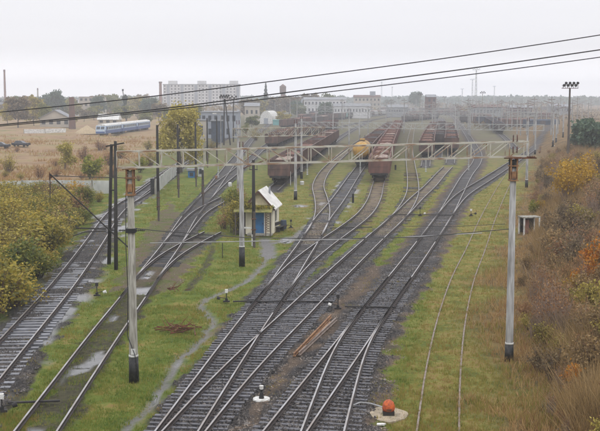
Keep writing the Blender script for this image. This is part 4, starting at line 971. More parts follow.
# side lean-to on the left
ln_ = MB().box((-.55, 2.0, .95), (1.0, 3.2, 1.9)).build('lean_to', 'grey_wood', t)
def scatter_leaves(name, P, size, matn, parent=None, flat=0.0, rg=nrg):
    n = len(P); a = rg.normal(size=(n, 3)); a /= np.linalg.norm(a, axis=1)[:, None]; b = rg.normal(size=(n, 3)); b -= (a * b).sum(1)[:, None] * a; b /= np.linalg.norm(b, axis=1)[:, None]
    s = size * rg.uniform(.4, 1.4, (n, 1)); return quads_mesh(name, P, a * s * .5, b * s * .38, matn, parent)
# vine
def cloud(n, c, r, rg=nrg):
    v = rg.normal(size=(n, 3)); v /= np.linalg.norm(v, axis=1)[:, None]; return np.array(c) + v * (rg.uniform(0.25, 1, (n, 1)) ** .5) * np.array(r)
vine = thing('climbing_vine', 'green and brown vine smothering the left side of the hut', 'climbing plant', (h0.x, h0.y, 0), rz)
pts = np.vstack([cloud(1500, (-0.9, 1.0, 1.5), (0.8, 2.0, 1.4)), cloud(700, (-.3, -.2, 2.7), (1.1, 1.0, .5)), cloud(450, (1.2, -.6, 2.55), (1.6, .6, .14)), cloud(900, (-1.2, 2.6, 1.2), (1.2, 1.8, 1.3))])
pts = pts[pts[:, 2] > 0.02]
scatter_leaves('leaves', pts, .12, 'leaf_yellowgreen', vine)
stv = MB()
for k_ in range(26):
    x = rnd.uniform(-1.6, -.2); y = rnd.uniform(-.7, 2.5); stv.tube([(x, y, 0), (x + rnd.uniform(-.3, .3), y + rnd.uniform(-.2, .2), 1.2), (x + rnd.uniform(-.4, .6), y + rnd.uniform(-.3, .3), rnd.uniform(1.8, 3))], [.035, .025, .01], 4)
stv.build('stems', 'bark', vine)
# white pipe rail, barrel, bench, signs
p0 = at(240, 246); p1 = at(253, 246); t = thing('pipe_rail', 'white painted pipe rail beside the tall grey mast', 'railing', (p0.x, p0.y, 0)); wd_ = (p1 - p0).length
MB().bar((0, 0, 1.55), (wd_, 0, 1.5), .12).build('top_bar', 'whitewash', t); MB().tube([(wd_ - .05, 0, 0), (wd_ - .05, 0, 1.5)], .07, 8).build('post', 'whitewash', t); MB().tube([(.25, .1, 0), (.25, .1, 1.5)], .06, 8).build('post', 'grey_wood', t)
p0 = at(280, 231.5); t = thing('garden_bench', 'dark bench by the right corner of the hut', 'bench', (p0.x, p0.y, 0), R(70))
MB().box((0, 0, .45), (1.3, .4, .06)).build('seat', 'tar_wood', t); MB().box((0, .2, .75), (1.3, .05, .3)).build('backrest', 'tar_wood', t)
for x in (-.5, .5): MB().box((x, 0, .22), (.08, .36, .42)).build('leg', 'tar_wood', t)
p0 = at(283.5, 229); t = thing('rain_barrel', 'dark barrel standing behind the bench at the hut', 'barrel', (p0.x, p0.y, 0)); MB().tube([(0, 0, 0), (0, 0, .4), (0, 0, .85)], [.27, .31, .27], 14).build('body', 'wagon_blue', t); MB().tube([(0, 0, .3), (0, 0, .34)], .325, 14).build('hoop', 'rust', t)

# switch stands, lanterns, small posts
def switch_stand(px, py, label, s=1.0, lamp='white_paint', arm=1, name='switch_stand'):
    p = on(px, py); t = thing(name, label, 'switch stand', p, rnd.uniform(-.3, .3))
    t.scale = (.72, .72, .72)
    MB().box((0, 0, .06), (.55, .3, .12)).box((0.0, 0, .2), (.22, .22, .2)).build('base', 'underframe', t)
    MB().tube([(0, 0, .2), (0, 0, .95 * s)], .04, 8).build('post', 'underframe', t)
    MB().box((0, 0, .95 * s + .12), (.24, .24, .28)).build('lantern', lamp, t)
    MB().bar((0, 0, .3), (arm * .62, -.05, .42), .05).build('lever', 'underframe', t)
    MB().tube([(arm * .55, -.05, .32), (arm * .8, -.05, .40)], [.12, .15], 12).build('counterweight', 'white_paint' if s > .9 else 'underframe', t)
    return t
switch_stand(338, 309, 'black switch stand between the near tracks, beside loose rails', 1.0, 'underframe', -1)
switch_stand(226.5, 302, 'switch stand with white lantern and white weight beside the footpath', .85, 'white_paint', -1)
switch_stand(97, 296, 'dark switch stand between the two leftmost tracks', .95, 'underframe', 1)
switch_stand(2, 412, 'switch stand with white weight cut by the left picture edge', .8, 'white_paint', 1)
switch_stand(420, 216, 'dark switch stand where the straight siding leaves its track', 1.1, 'underframe', 1)
switch_stand(291, 228, 'dark switch stand right of the hut', .9, 'underframe', -1)
switch_stand(471, 216, 'small pale switch stand in the grass near the right mast', .8, 'white_paint', 1)
switch_stand(552, 147, 'black switch stand by the far track on the right', 1.3, 'underframe', 1)
def lump(px, py, label, r=.36):
    p = on(px, py); t = thing('ground_signal', label, 'signal', p); MB().tube([(0, 0, -.05), (0, 0, .07)], [r * 1.02, r * .96], 24).build('base_disc', 'white_paint', t)
    MB().tube([(0, 0, .07), (0, 0, .3), (0, 0, .34), (0, 0, .46)], [.11, .08, .05, .05], 12).build('stem', 'underframe', t); MB().tube([(0, 0, .46), (0, 0, .6)], [.08, .09], 12).build('cap', 'white_paint', t); return t
lump(261.5, 400, 'black and white stub signal on a white disc in brown gravel')
def post(px, py, h, r, matn, label, name='marker_post', tip=None):
    p = on(px, py); t = thing(name, label, 'post', p); MB().tube([(0, 0, -.1), (0, 0, h)], r, 8).build('shaft', matn, t)
    MB().tube([(0, 0, h), (0, 0, h + .12)], [r * 1.15, r * .8], 8).build('tip', tip or matn, t); return t
post(353, 202, .9, .13, 'black_paint', 'short black post left of the red wagon track')
post(395.5, 169.5, .7, .16, 'black_paint', 'short black post between the red wagons and the straight siding')
post(222.5, 257, 1.0, .03, 'tar_wood', 'thin black stick standing in the grass left of the tall mast')
post(290.5, 185, 1.8, .05, 'whitewash', 'thin pale post left of the mast behind the hut')
post(302, 184, .3, .3, 'whitewash', 'white stone stub at the foot of the rear mast', tip='whitewash')
post(230, 186, .4, .25, 'whitewash', 'white stub at the end of the short siding', tip='whitewash')
post(216, 179, .4, .2, 'orange_rust', 'rusty stub left of the curved siding')
# point rods (dark bars across the switches)
for a, b, lb in (((250, 303), (333, 303), 'dark point rod lying across the near switch left of the black stand'), ((345, 308), (396, 309), 'dark point rod running right from the black stand'), ((233, 303), (260, 302), 'dark point rod between white lantern and switch'), ((172, 236), (214, 240), 'dark point rod across the left sidings'), ((8, 405), (60, 403), 'dark point rod in the grass at lower left'), ((392, 215), (455, 216), 'dark point rod across the main track far switch'), ((330, 229), (372, 228), 'dark point rod before the red wagon track')):
    p0 = at(*a); p1 = at(*b); o = MB().bar((0, 0, .09), (p1.x - p0.x, p1.y - p0.y, .09), .12, .07).build('point_rod', 'underframe', loc=(p0.x, p0.y, 0)); tag(o, lb, 'point rod', 'point rods at the switches')
# loose rails
for a, b, lb, mt in (((294, 357), (331, 318), 'rusty loose rail lying left in the gravel between near tracks', 'orange_rust'), ((299, 356), (336, 321), 'dark loose rail lying beside the rusty one', 'rail_old'), ((306, 349), (330, 325), 'short loose rail leaning on the dark one', 'orange_rust')):
    p0 = at(*a); p1 = at(*b); v = (p1 - p0); n = 6; c_ = [Vector((v.x * i / n, v.y * i / n)) for i in range(n + 1)]
    vs, fs = [], []; 
    for i, p in enumerate(c_):
        tt = Vector((v.x, v.y)).normalized(); nn = Vector((tt.y, -tt.x))
        for a_, b_ in PROF: vs.append((p.x + nn.x * a_, p.y + nn.y * a_, .02 + b_))
    nP = len(PROF)
    for i in range(n):
        for k_ in range(nP): k2 = (k_ + 1) % nP; fs.append((i * nP + k_, (i + 1) * nP + k_, (i + 1) * nP + k2, i * nP + k2))
    fs += [tuple(range(nP)), tuple(range(len(vs) - 1, len(vs) - nP - 1, -1))]
    o = MB().add(vs, fs).build('loose_rail', mt, loc=(p0.x, p0.y, 0)); tag(o, lb, 'rail')
# orange cap on its sandy slab
p0 = at(388.5, 414); t = thing('hydrant_cap', 'bright orange rounded cap on black base, on a sandy slab', 'cap', (p0.x, p0.y, -.06))
MB().box((0, 0, .1), (.44, .40, .2)).box((0, .02, .26), (.34, .34, .12)).build('base', 'underframe', t)
MB().tube([(0, 0, .2), (0, 0, .28), (0, 0, .42), (0, 0, .54), (0, 0, .61), (0, 0, .64)], [.23, .25, .24, .19, .10, .02], 16).build('cap', 'orange_paint', t, smooth=True)
MB().box((0, -.2, .27), (.2, .1, .1)).build('latch', 'rust', t)
sl_ = []
for k_ in range(48): a = 2 * math.pi * k_ / 48; r = 1 + .05 * math.sin(3 * a + 1) + .03 * math.sin(7 * a) + rnd.uniform(-.015, .015); sl_.append((r * .74 * math.cos(a), r * .95 * math.sin(a)))
o = MB().prism(sl_, -.12, .05).build('sandy_slab', 'cement', loc=(p0.x, p0.y + .05, -0.07)); tag(o, 'irregular sandy concrete slab under the orange cap', 'slab')
a_, b_ = at(352, 406), at(383, 412); o = MB().tube([(0, 0, .02), (.35, .10, .12), (.75, .0, .10), (b_.x - a_.x, b_.y - a_.y + .1, .16)], .03, 6).build('hose', 'pale_wire', loc=(a_.x, a_.y, 0)); tag(o, 'pale hose running from the right near rail to the orange cap', 'hose')
p0 = at(381, 424); o = MB().prism([(-.17, -.06), (.12, -.1), (.2, .03), (.05, .12), (-.14, .08)], 0, .05).build('white_scrap', 'white_paint', loc=(p0.x, p0.y, -.04)); tag(o, 'small white scrap lying in front of the sandy slab', 'scrap')
# brushwood pile and twigs
def brush(px, py, label, n, r, L_):
    p = on(px, py); t = MB(); rr = random.Random(px)
    for k_ in range(n):
        a = rr.uniform(-.4, 1.0) if k_ % 2 else rr.uniform(0, 3.1); x = rr.uniform(-r, r); y = rr.uniform(-r * .8, r * .8); l = rr.uniform(.4, 1) * L_; z = rr.uniform(.0, .28)
        q = [(x - math.cos(a) * l / 2, y - math.sin(a) * l / 2, z), (x + rr.uniform(-.1, .1), y + rr.uniform(-.1, .1), z + rr.uniform(0, .12)), (x + math.cos(a) * l / 2, y + math.sin(a) * l / 2, z + rr.uniform(-.05, .6))]
        t.tube(q, [rr.uniform(.02, .045), .025, .008], 5)
    o = t.build('brushwood_pile', 'rust', loc=(p.x, p.y, 0)); tag(o, label, 'brushwood')
brush(179, 331, 'loose heap of dark branches lying in the grass beside the footpath', 26, .9, 1.7)
brush(181, 291, 'few dark branches lying at the edge of the brown gravel', 7, .5, 1.1)

# ------------------------------------------------------------------ walls, fence, small buildings on the left
def wall_run(pts, h, label, matn='wall_white', posts=2.5, name='concrete_wall'):
    P = [at(*p) for p in pts]; t = thing(name, label, 'wall', P[0]); 
    for a, b in zip(P, P[1:]):
        L_ = (b - a).length; n = max(1, int(round(L_ / posts))); d = (b - a) / n; ang = math.atan2(d.y, d.x)
        for i in range(n):
            c = a - P[0] + d * (i + .5); za = gz(a.x + d.x * (i + .5), a.y + d.y * (i + .5)); hh = h + rnd.uniform(-.03, .03); MB().box((c.x, c.y, za + hh / 2 - .15), (d.length - .08, .12, hh + .3), ang).build('panel', matn, t)
            q_ = a - P[0] + d * i; MB().box((q_.x, q_.y, za + h / 2 - .1), (.2, .2, h + .4), ang).build('post', 'concrete_old', t)
    return t
wall_run([(-30, 192.5), (40, 192.5), (110, 193)], 1.6, 'long low white concrete wall between bushes and the brown field')
wall_run([(155.5, 194), (166, 183.5), (176, 175)], 1.75, 'white concrete wall running away beside the curving left track')
p0 = at(152.5, 194); t = thing('wall_gate', 'dark gate post and leaf at the end of the white wall', 'gate', (p0.x, p0.y, 0)); MB().box((0, 0, 1.0), (.5, .12, 2)).build('leaf', 'black_paint', t); MB().box((.32, 0, 1.1), (.12, .14, 2.2)).build('post', 'grey_wood', t)
def house(px, py, wpx, hpx_e, depth, label, wallm, roofm, ridge=2.0, name='house', rz=0.0, wins=3, floors=1, flat=False, chim=False, roof_dir='x', cat='house'):
    p = at(px, py); sc = F / p.y; W = wpx / sc; H = hpx_e / sc; t = thing(name, label, cat, (p.x, p.y, gz(p.x, p.y) - .2), rz)
    wl = MB().box((0, depth / 2, H / 2), (W, depth, H)).build('wall', wallm, t)
    if flat: r_ = MB().box((0, depth / 2, H + .15), (W + .4, depth + .4, .3)).build('roof', roofm, t)
    elif roof_dir == 'x': r_ = MB().prof_x([(-.5, H - .1), (depth / 2, H + ridge), (depth + .5, H - .1), (depth + .5, H - .3), (-.5, H - .3)][::1], -W / 2 - .4, W / 2 + .4).build('roof', roofm, t)
    else: 
        MB().prof_y([(-W / 2, H), (W / 2, H), (0, H + ridge - .15)], .01, depth - .01).build('gable', wallm, t)
        r_ = MB().prof_y([(-W / 2 - .5, H - .25), (0, H + ridge - .2), (W / 2 + .5, H - .25), (W / 2 + .5, H), (0, H + ridge + .1), (-W / 2 - .5, H)], -.5, depth + .4).build('roof', roofm, t)
    fh = H / floors
    for f in range(floors):
        for k in range(wins):
            x = -W / 2 + W * (k + .5) / wins; ww = min(1.6, W / wins * .5); wn = MB().box((x, -.03, fh * (f + .55)), (ww, .12, fh * .45)).build('window', 'dark_glass', t)
    if chim: MB().box((W * .2, depth / 2, H + ridge), (.8, .8, 2.2)).build('chimney', 'brick', r_)
    return t
house(55, 127.5, 30, 9, 9, 'low house with white-edged gable roof behind the field trees', 'panel_beige', 'roof_grey', 3.4, roof_dir='y', wins=4)
house(91, 118, 23, 21, 14, 'pale square block with brown roof, left of the train', 'panel_beige', 'roof_brown', 1.5, flat=True, wins=5, floors=4, name='apartment_building', cat='building')
house(77, 116, 13, 17, 12, 'lower grey block joined behind the pale square one', 'panel_white', 'roof_grey', 1.5, flat=True, wins=3, floors=4, name='apartment_building', cat='building')
house(3, 116, 14, 17, 12, 'hazy block at the far left picture edge', 'panel_bluegrey', 'roof_grey', 1.0, flat=True, wins=4, floors=4, name='apartment_building', cat='building')
house(219, 138, 36, 26, 20, 'tall blue-grey depot shed below the white flats', 'panel_bluegrey', 'roof_grey', 1.4, flat=True, wins=6, floors=2, name='depot_shed', cat='shed')
house(217, 142.5, 11.5, 22, 3, 'dark blue shed door block standing in front of the depot', 'wagon_blue', 'roof_grey', .4, flat=True, wins=0, name='shed', cat='shed')
house(201, 141, 8, 21, 5, 'narrow beige shed wall beside the yellow willow', 'panel_beige', 'roof_grey', .4, flat=True, wins=1, name='shed', cat='shed')
house(191.5, 177, 7, 7.5, 2.0, 'small blue kiosk near the end of the white wall', 'blue_door', 'roof_grey', .3, flat=True, wins=1, name='kiosk', cat='kiosk')
house(200.5, 176, 5, 11, 1.5, 'narrow white booth right of the blue kiosk', 'whitewash', 'roof_grey', .3, flat=True, wins=1, name='kiosk', cat='kiosk')
house(108, 125, 20, 5, 8, 'white-roofed shed standing behind the blue train', 'panel_beige', 'whitewash', 2.4, wins=3, name='shed', cat='shed')
# arched hangar, turquoise shed
p0 = at(266, 124); sc_ = F / p0.y; t = thing('arched_hangar', 'white domed hangar left of the brown wagons', 'hangar', p0, R(-12)); rw = 6.5 / sc_
MB().prof_y([(rw * math.cos(a), 1.0 + rw * 1.7 * math.sin(a)) for a in [k * math.pi / 12 for k in range(13)]] + [(-rw, 0), (rw, 0)], 0, 14).build('shell', 'whitewash', t); MB().box((0, -.05, 1.4), (2, .1, 2.8)).build('door', 'panel_bluegrey', t)
house(279, 125, 12, 5, 6, 'low turquoise shed right of the white domed hangar', 'turquoise', 'turquoise', .8, flat=True, wins=0, name='shed', cat='shed')
# flats
def flats(px, py, wpx, y_top, label, floors=9, towers=((-.42, 1), (.0, 1), (.42, 1)), wallm='panel_white', bays=22, Y=None):
    Yd = Y; X = (px - CX) / F * Yd; W = wpx / F * Yd; H = hgt(y_top, Yd); D = 13; t = thing('apartment_building', label, 'building', (X, Yd, 0))
    MB().box((0, D / 2, H / 2), (W, D, H)).build('wall', wallm, t); MB().box((0, D / 2, H + .2), (W + .6, D + .6, .5)).build('parapet', 'roof_grey', t)
    for fx, _ in towers: MB().box((W * fx, D / 2, H + 1.9), (W * .11, D * .6, 3.2)).build('stair_tower', wallm, t)
    fh = H / floors; bw = W / bays
    nwin = 0; joined = MB()
    for f in range(floors):
        for k in range(bays):
            if k % 4 == 1: continue
            c = (-W / 2 + bw * (k + .5), -.04, fh * (f + .55))
            if c[2] < H * .3: joined.box(c, (bw * .42, .16, fh * .46)); continue
            if nwin < 99: MB().box(c, (bw * .42, .16, fh * .46)).build('window', 'dark_glass', t); nwin += 1
            else: joined.box(c, (bw * .42, .16, fh * .46))
    o = joined.build('window', 'dark_glass', t); o['kind'] = 'stuff'
    for k in range(bays):
        if k % 4 == 1: MB().box((-W / 2 + bw * (k + .5), -.5, H * .5), (bw * .8, 1.0, H * .96)).build('balcony_stack', 'panel_bluegrey', t)
    for k in range(1, 4): MB().box((-W / 2 + W * k / 4, -.08, H / 2), (.35, .2, H)).build('joint', 'roof_grey', t)
    return t
flats(202, 108, 76, 84.5, 'long white nine-storey block of flats above the depot', 9, ((-.38, 1), (.0, 1), (.42, 1)), Y=960)
X, Yd = (161.5 - CX) / F * 900, 900
t = thing('factory_chimney', 'brick chimney at the left end of the white flats', 'chimney', (X, Yd, 0)); MB().tube([(0, 0, 0), (0, 0, 25)], [1.5, 1.15], 14).build('stack', 'brick', t); MB().tube([(0, 0, 25), (0, 0, 26.2)], [1.5, 1.5], 14).build('crown', 'roof_brown', t)
def chimney(px, ytop, Yd, r, label, matn='brick'):
    t = thing('factory_chimney', label, 'chimney', ((px - CX) / F * Yd, Yd, 0)); H = hgt(ytop, Yd); MB().tube([(0, 0, 0), (0, 0, H)], [r * 1.5, r], 14).build('stack', matn, t); MB().tube([(0, 0, H - 2), (0, 0, H)], [r * 1.12, r * 1.12], 14).build('crown', 'roof_brown', t)
chimney(7, 69.5, 900, .75, 'tallest slim dark chimney at the far left'); chimney(39.5, 88, 1000, .6, 'faint slim chimney between two tree crowns at left', 'concrete_old')
chimney(73, 97, 420, .95, 'stout dark chimney left of the pale square block', 'roof_brown')
p = ((283 - CX) / F * 900, 900, 0); t = thing('water_tower', 'brown brick water tower rising beside the pointed spruce', 'water tower', p); H = hgt(84, 900)
MB().tube([(0, 0, 0), (0, 0, H - 9)], [2.6, 1.7], 16).build('shaft', 'brick', t); MB().tube([(0, 0, H - 9), (0, 0, H - 7.5), (0, 0, H - 2)], [1.9, 2.7, 2.8], 16).build('tank', 'roof_brown', t); MB().tube([(0, 0, H - 2), (0, 0, H)], [2.9, .2], 16).build('roof', 'roof_brown', t)
# mid far buildings
MID = [(325, 108.5, 42, 9, 'panel_white', 'roof_grey', 12, 2, 'long white two-row building behind the left wagons', 700), (367, 108, 26, 11, 'panel_beige', 'roof_brown', 7, 3, 'taller pale building with a roof box in the middle distance', 800), (352, 112, 36, 6, 'panel_white', 'roof_grey', 12, 1, 'low pale station building under the middle skyline', 640),
       (431, 111, 9, 14, 'roof_brown', 'roof_grey', 2, 3, 'dark brown signal tower right of the round tree', 640), (398, 111, 20, 4, 'roof_grey', 'roof_grey', 8, 1, 'low blue-grey shed behind the far wagon roofs', 680), (300, 105, 18, 7, 'panel_bluegrey', 'roof_grey', 5, 2, 'grey block right of the water tower', 900),
       (487, 110, 30, 3.0, 'roof_grey', 'roof_brown', 9, 1, 'long low shed with red-brown roof on the right skyline', 600), (520, 111, 22, 3.6, 'roof_brown', 'roof_grey', 8, 1, 'low grey depot under the right skyline', 650), (560, 110, 20, 3.6, 'roof_grey', 'roof_grey', 8, 1, 'low blue-grey depot behind the big floodlight', 700), (252, 112, 14, 6, 'panel_beige', 'roof_grey', 3, 1, 'small beige house left of the white domed hangar', 520)]
for px, pb, wp, hp, wm, rm_, wn, fl, lb, Yd in MID:
    W = wp / F * Yd; zt_ = hgt(pb - hp, Yd); t = thing('yard_building', lb, 'building', ((px - CX) / F * Yd, Yd, 0)); MB().box((0, 6, zt_ / 2), (W, 12, zt_)).build('wall', wm, t); MB().prof_x([(-.5, zt_), (6, zt_ + 1.6), (12.5, zt_)], -W / 2 - .4, W / 2 + .4).build('roof', rm_, t)
    for f in range(fl):
        for k in range(wn): MB().box((-W / 2 + W * (k + .5) / wn, -.04, zt_ * (1 - (f + .55) / (fl + .6))), (W / wn * .42, .14, zt_ / (fl + 1.5) * .55)).build('window', 'dark_glass', t)
    if px == 367: MB().box((W * .22, 6, zt_ + 2.6), (4, 4, 3.4)).build('roof_box', 'panel_bluegrey', t)
# sand heap, cars
def heap(px, py, rx, h, label, matn='sand'):
    p = at(px, py); t = []; fs = []; n = 18; rings = 7; rr = random.Random(px)
    for j in range(rings + 1):
        for k in range(n): a = 2 * math.pi * k / n; r = rx * (1 - j / rings) * (1 + rr.uniform(-.06, .06)); t.append((r * math.cos(a), r * .8 * math.sin(a), h * (j / rings) ** .85 - .1))
    for j in range(rings):
        for k in range(n): k2 = (k + 1) % n; fs.append((j * n + k, j * n + k2, (j + 1) * n + k2, (j + 1) * n + k))
    o = MB().add(t, fs).build('sand_heap', matn, smooth=True, loc=(p.x, p.y, gz(p.x, p.y))); tag(o, label, 'sand heap')
heap(87, 134, 4.4, 2.9, 'pale conical sand heap left of the blue train')
def car(px, py, rz, label):
    p = on(px, py); t = thing('parked_car', label, 'car', p, rz)
    MB().prof_y([(-.85, .35), (.85, .35), (.88, .75), (.82, .92), (-.82, .92), (-.88, .75)], -2.1, 2.1).build('body', 'car_dark', t)
    MB().add([(-.74, -1.0, .92), (.74, -1.0, .92), (.74, 1.5, .92), (-.74, 1.5, .92), (-.6, -.3, 1.42), (.6, -.3, 1.42), (.6, 1.1, 1.42), (-.6, 1.1, 1.42)], [(4, 5, 6, 7), (0, 1, 5, 4), (1, 2, 6, 5), (2, 3, 7, 6), (3, 0, 4, 7)]).build('cabin', 'dark_glass', t)
    for sx in (-.8, .8):
        for sy in (-1.3, 1.3): MB().tube([(sx - .1, sy, .31), (sx + .1, sy, .31)], .31, 14).build('wheel', 'rubber', t)
car(21, 146.5, R(75), 'dark parked car at the edge of the brown field'); car(1, 148, R(85), 'dark parked car cut by the left picture edge')
# little ruined shelter on the bank
p = at(529, 232, 0, True); p.z -= .2; t = thing('small_shelter', 'small ruined shelter with white roof edge among the bank bushes', 'shelter', p, R(10))
MB().box((0, 0, 1.6), (1.75, 1.3, .1)).build('roof', 'concrete_old', t)
for x in (-.72, .72):
    for y in (-.6, .6): MB().box((x, y, .75), (.12, .12, 1.6)).build('post', 'whitewash', t)
MB().box((0, .55, .8), (1.3, .06, 1.4)).build('shade_panel', 'black_paint', t)  # black sheet at the back stands in for the shade inside the shelter
MB().box((-.3, -.1, .75), (.35, .3, 1.2)).build('inner_box', 'brick', t)
# white fence before the houses
wall_run([(24, 134.5), (45, 134.5), (66, 134)], 1.3, 'white garden fence at the far edge of the brown field', 'whitewash', 8, 'garden_fence')

# ------------------------------------------------------------------ plants
def limbs(mb, h, r0, n, spread, rr, start=.3, up=.75, jag=3):
    tips = []; P = [(0, 0, -.2)]; x = y = 0
    for k in range(1, 5): x += rr.uniform(-.04, .04) * h; y += rr.uniform(-.04, .04) * h; P.append((x, y, h * .92 * k / 4))
    mb.tube(P, [r0, r0 * .8, r0 * .58, r0 * .34, r0 * .08], 7); tips.append(Vector(P[-1]))
    for k in range(n):
        f = rr.uniform(start, .88); i = min(3, int(f * 4)); a = Vector(P[i]).lerp(Vector(P[i + 1]), f * 4 - i); ang = rr.uniform(0, 6.28) + k * 2.4
        L_ = spread * (1.1 - .5 * f) * rr.uniform(.7, 1.15); b = a + Vector((math.cos(ang) * L_ * .55, math.sin(ang) * L_ * .55, L_ * up * .5)); c = b + Vector((math.cos(ang + rr.uniform(-.5, .5)) * L_ * .45, math.sin(ang + rr.uniform(-.5, .5)) * L_ * .45, L_ * up * rr.uniform(.2, .6)))
        rr0 = r0 * .38 * (1 - f * .5); mb.tube([a, b, c], [rr0, rr0 * .6, rr0 * .15], 5); tips += [b, c]
        for _ in range(jag): d = b.lerp(c, rr.random()) + Vector((rr.uniform(-1, 1), rr.uniform(-1, 1), rr.uniform(-.2, .8))) * L_ * .3; mb.tube([b.lerp(c, .5), d], [rr0 * .3, rr0 * .08], 4); tips.append(d)
    return tips
def tree_proto(name, cat, h, spread, leafmat, nl, ls, seed, r0=None, clump=.9, start=.3, up=.75, bark='bark', n=13, squash=.8, cols=None):
    rr = random.Random(seed); rg = np.random.default_rng(seed); t = thing(name, 'x', cat); mb = MB(); tips = limbs(mb, h, r0 or h * .022, n, spread, rr, start, up); mb.build('trunk', bark, t)
    T = np.array([tuple(q) for q in tips]); w_ = rg.uniform(.2, 1.8, len(T)); w_ /= w_.sum(); ids = rg.choice(len(T), nl, p=w_); rad = rg.uniform(.6, 1.3, len(T)) * clump
    v = rg.normal(size=(nl, 3)); v /= np.linalg.norm(v, axis=1)[:, None]; P = T[ids] + v * (rg.uniform(0, 1, (nl, 1)) ** .45) * rad[ids][:, None] * np.array([1, 1, squash]); P = P[P[:, 2] > .15]
    scatter_leaves('crown', P, ls, leafmat, t, rg=rg); reg(t); return t
def spruce_proto(seed, h=18, r=3.4):
    rg = np.random.default_rng(seed); t = thing('spruce_tree', 'x', 'tree'); MB().tube([(0, 0, -.2), (0, 0, h)], [.25, .03], 8).build('trunk', 'bark', t)
    n = 3600; f = rg.uniform(0, 1, n) ** 1.3; z = 1 + f * (h - 1); a = rg.uniform(0, 6.28, n); R_ = r * (1 - f) ** .85 * (.75 + .25 * np.sin(z * 3.2)) * rg.uniform(.4, 1.05, n) + .1; P = np.stack([R_ * np.cos(a), R_ * np.sin(a), z - .18 * R_], 1); scatter_leaves('crown', P, .5, 'leaf_spruce', t, rg=rg); reg(t); return t
def shrub_proto(name, cat, h, r, leafmat, nl, ls, seed, stems=14, twig='bark', leafz=.25, droop=0.0):
    rr = random.Random(seed); rg = np.random.default_rng(seed); t = thing(name, 'x', cat); mb = MB(); tips = []
    for k in range(stems):
        a = rr.uniform(0, 6.28); e = rr.uniform(.15, 1) * r; hh = h * rr.uniform(.4, 1.2) * (1 - .25 * (e / r) ** 2); b = Vector((math.cos(a) * e * .25, math.sin(a) * e * .25, -.1)); c = Vector((math.cos(a) * e * .6, math.sin(a) * e * .6, hh * .55)); d = Vector((math.cos(a) * e, math.sin(a) * e, hh))
        mb.tube([b, c, d], [.03 * h / 2, .018 * h / 2, .005], 4)
        for q in range(5):
            f = rr.uniform(.3, 1); s0 = b.lerp(c, f * 2) if f < .5 else c.lerp(d, f * 2 - 1); s1 = s0 + Vector((rr.uniform(-1, 1), rr.uniform(-1, 1), rr.uniform(.1, 1))) * h * .16; mb.tube([s0, s1], [.009 * h / 2, .003], 3, cap=False); tips += [s1, s0.lerp(s1, .5)]
        tips += [d, c.lerp(d, .5)]
    mb.build('stems', twig, t); T = np.array([tuple(q) for q in tips]); T = T[T[:, 2] > h * leafz]; ids = rg.integers(0, len(T), nl); P = T[ids] + rg.normal(size=(nl, 3)) * h * .085; P = P[P[:, 2] > .03]
    scatter_leaves('foliage', P, ls, leafmat, t, rg=rg); reg(t); return t
USED = set()
def put(proto, p, rz, s, label, group=None):
    if proto.name not in USED: USED.add(proto.name); proto.location = p; proto.rotation_euler = (0, 0, rz); proto.scale = s if hasattr(s, '__len__') else (s,) * 3; o = proto; o['label'] = label
    else: o = copy_tree(proto, p, rz, s, label)
    if group: o['group'] = group
    return o
def putpx(proto, px, py, s, label, group=None, sx=None):
    p = on(px, py); p.z = gz(p.x, p.y) - .05; return put(proto, p, rnd.uniform(0, 6.28), (s * (sx or 1), s * (sx or 1), s), label, group)
# special trees at left
WIL = tree_proto('willow_tree', 'tree', 13, 3.1, 'leaf_willow', 14000, .24, 3, clump=1.15, start=.12, up=.6, n=22, squash=1.5)
bw = at(181, 172); put(WIL, (bw.x, bw.y, 0), 1.0, (1.0, 1.0, hgt(103, bw.y) / 12.4), 'large olive-yellow willow behind the left end of the beam')
BIR = tree_proto('birch_tree', 'tree', 8, 1.5, 'leaf_willow', 3600, .24, 4, clump=.75, start=.12, up=1.0, n=16, bark='bark_pale', squash=1.5)
bw = at(65, 170); put(BIR, (bw.x, bw.y, 0), 1.0, (1, 1, .62), 'slim golden-yellow young tree at the edge of the brown field'); 
LIM = [shrub_proto('shrub', 'shrub', 2.6, 1.6, 'leaf_lime', 1500, .20, 21 + i) for i in range(2)]
putpx(LIM[0], 92, 178, 1.15, 'bright lime shrub behind the top stay rod', None, 1.2); putpx(LIM[1], 140, 172, .8, 'small lime shrub by the curving left track')
GT = [tree_proto('leafy_tree', 'tree', 12, 5, m_, 2600, .75, 30 + i, clump=2.0, start=.15, up=.7, n=14) for i, m_ in enumerate(('leaf_green', 'leaf_olive', 'leaf_purple', 'leaf_bluegreen', 'leaf_yellowgreen'))]
SPR = spruce_proto(5); POP = tree_proto('poplar_tree', 'tree', 14, 2.0, 'leaf_spruce', 2600, .6, 41, clump=1.2, start=.1, up=1.5, n=16)
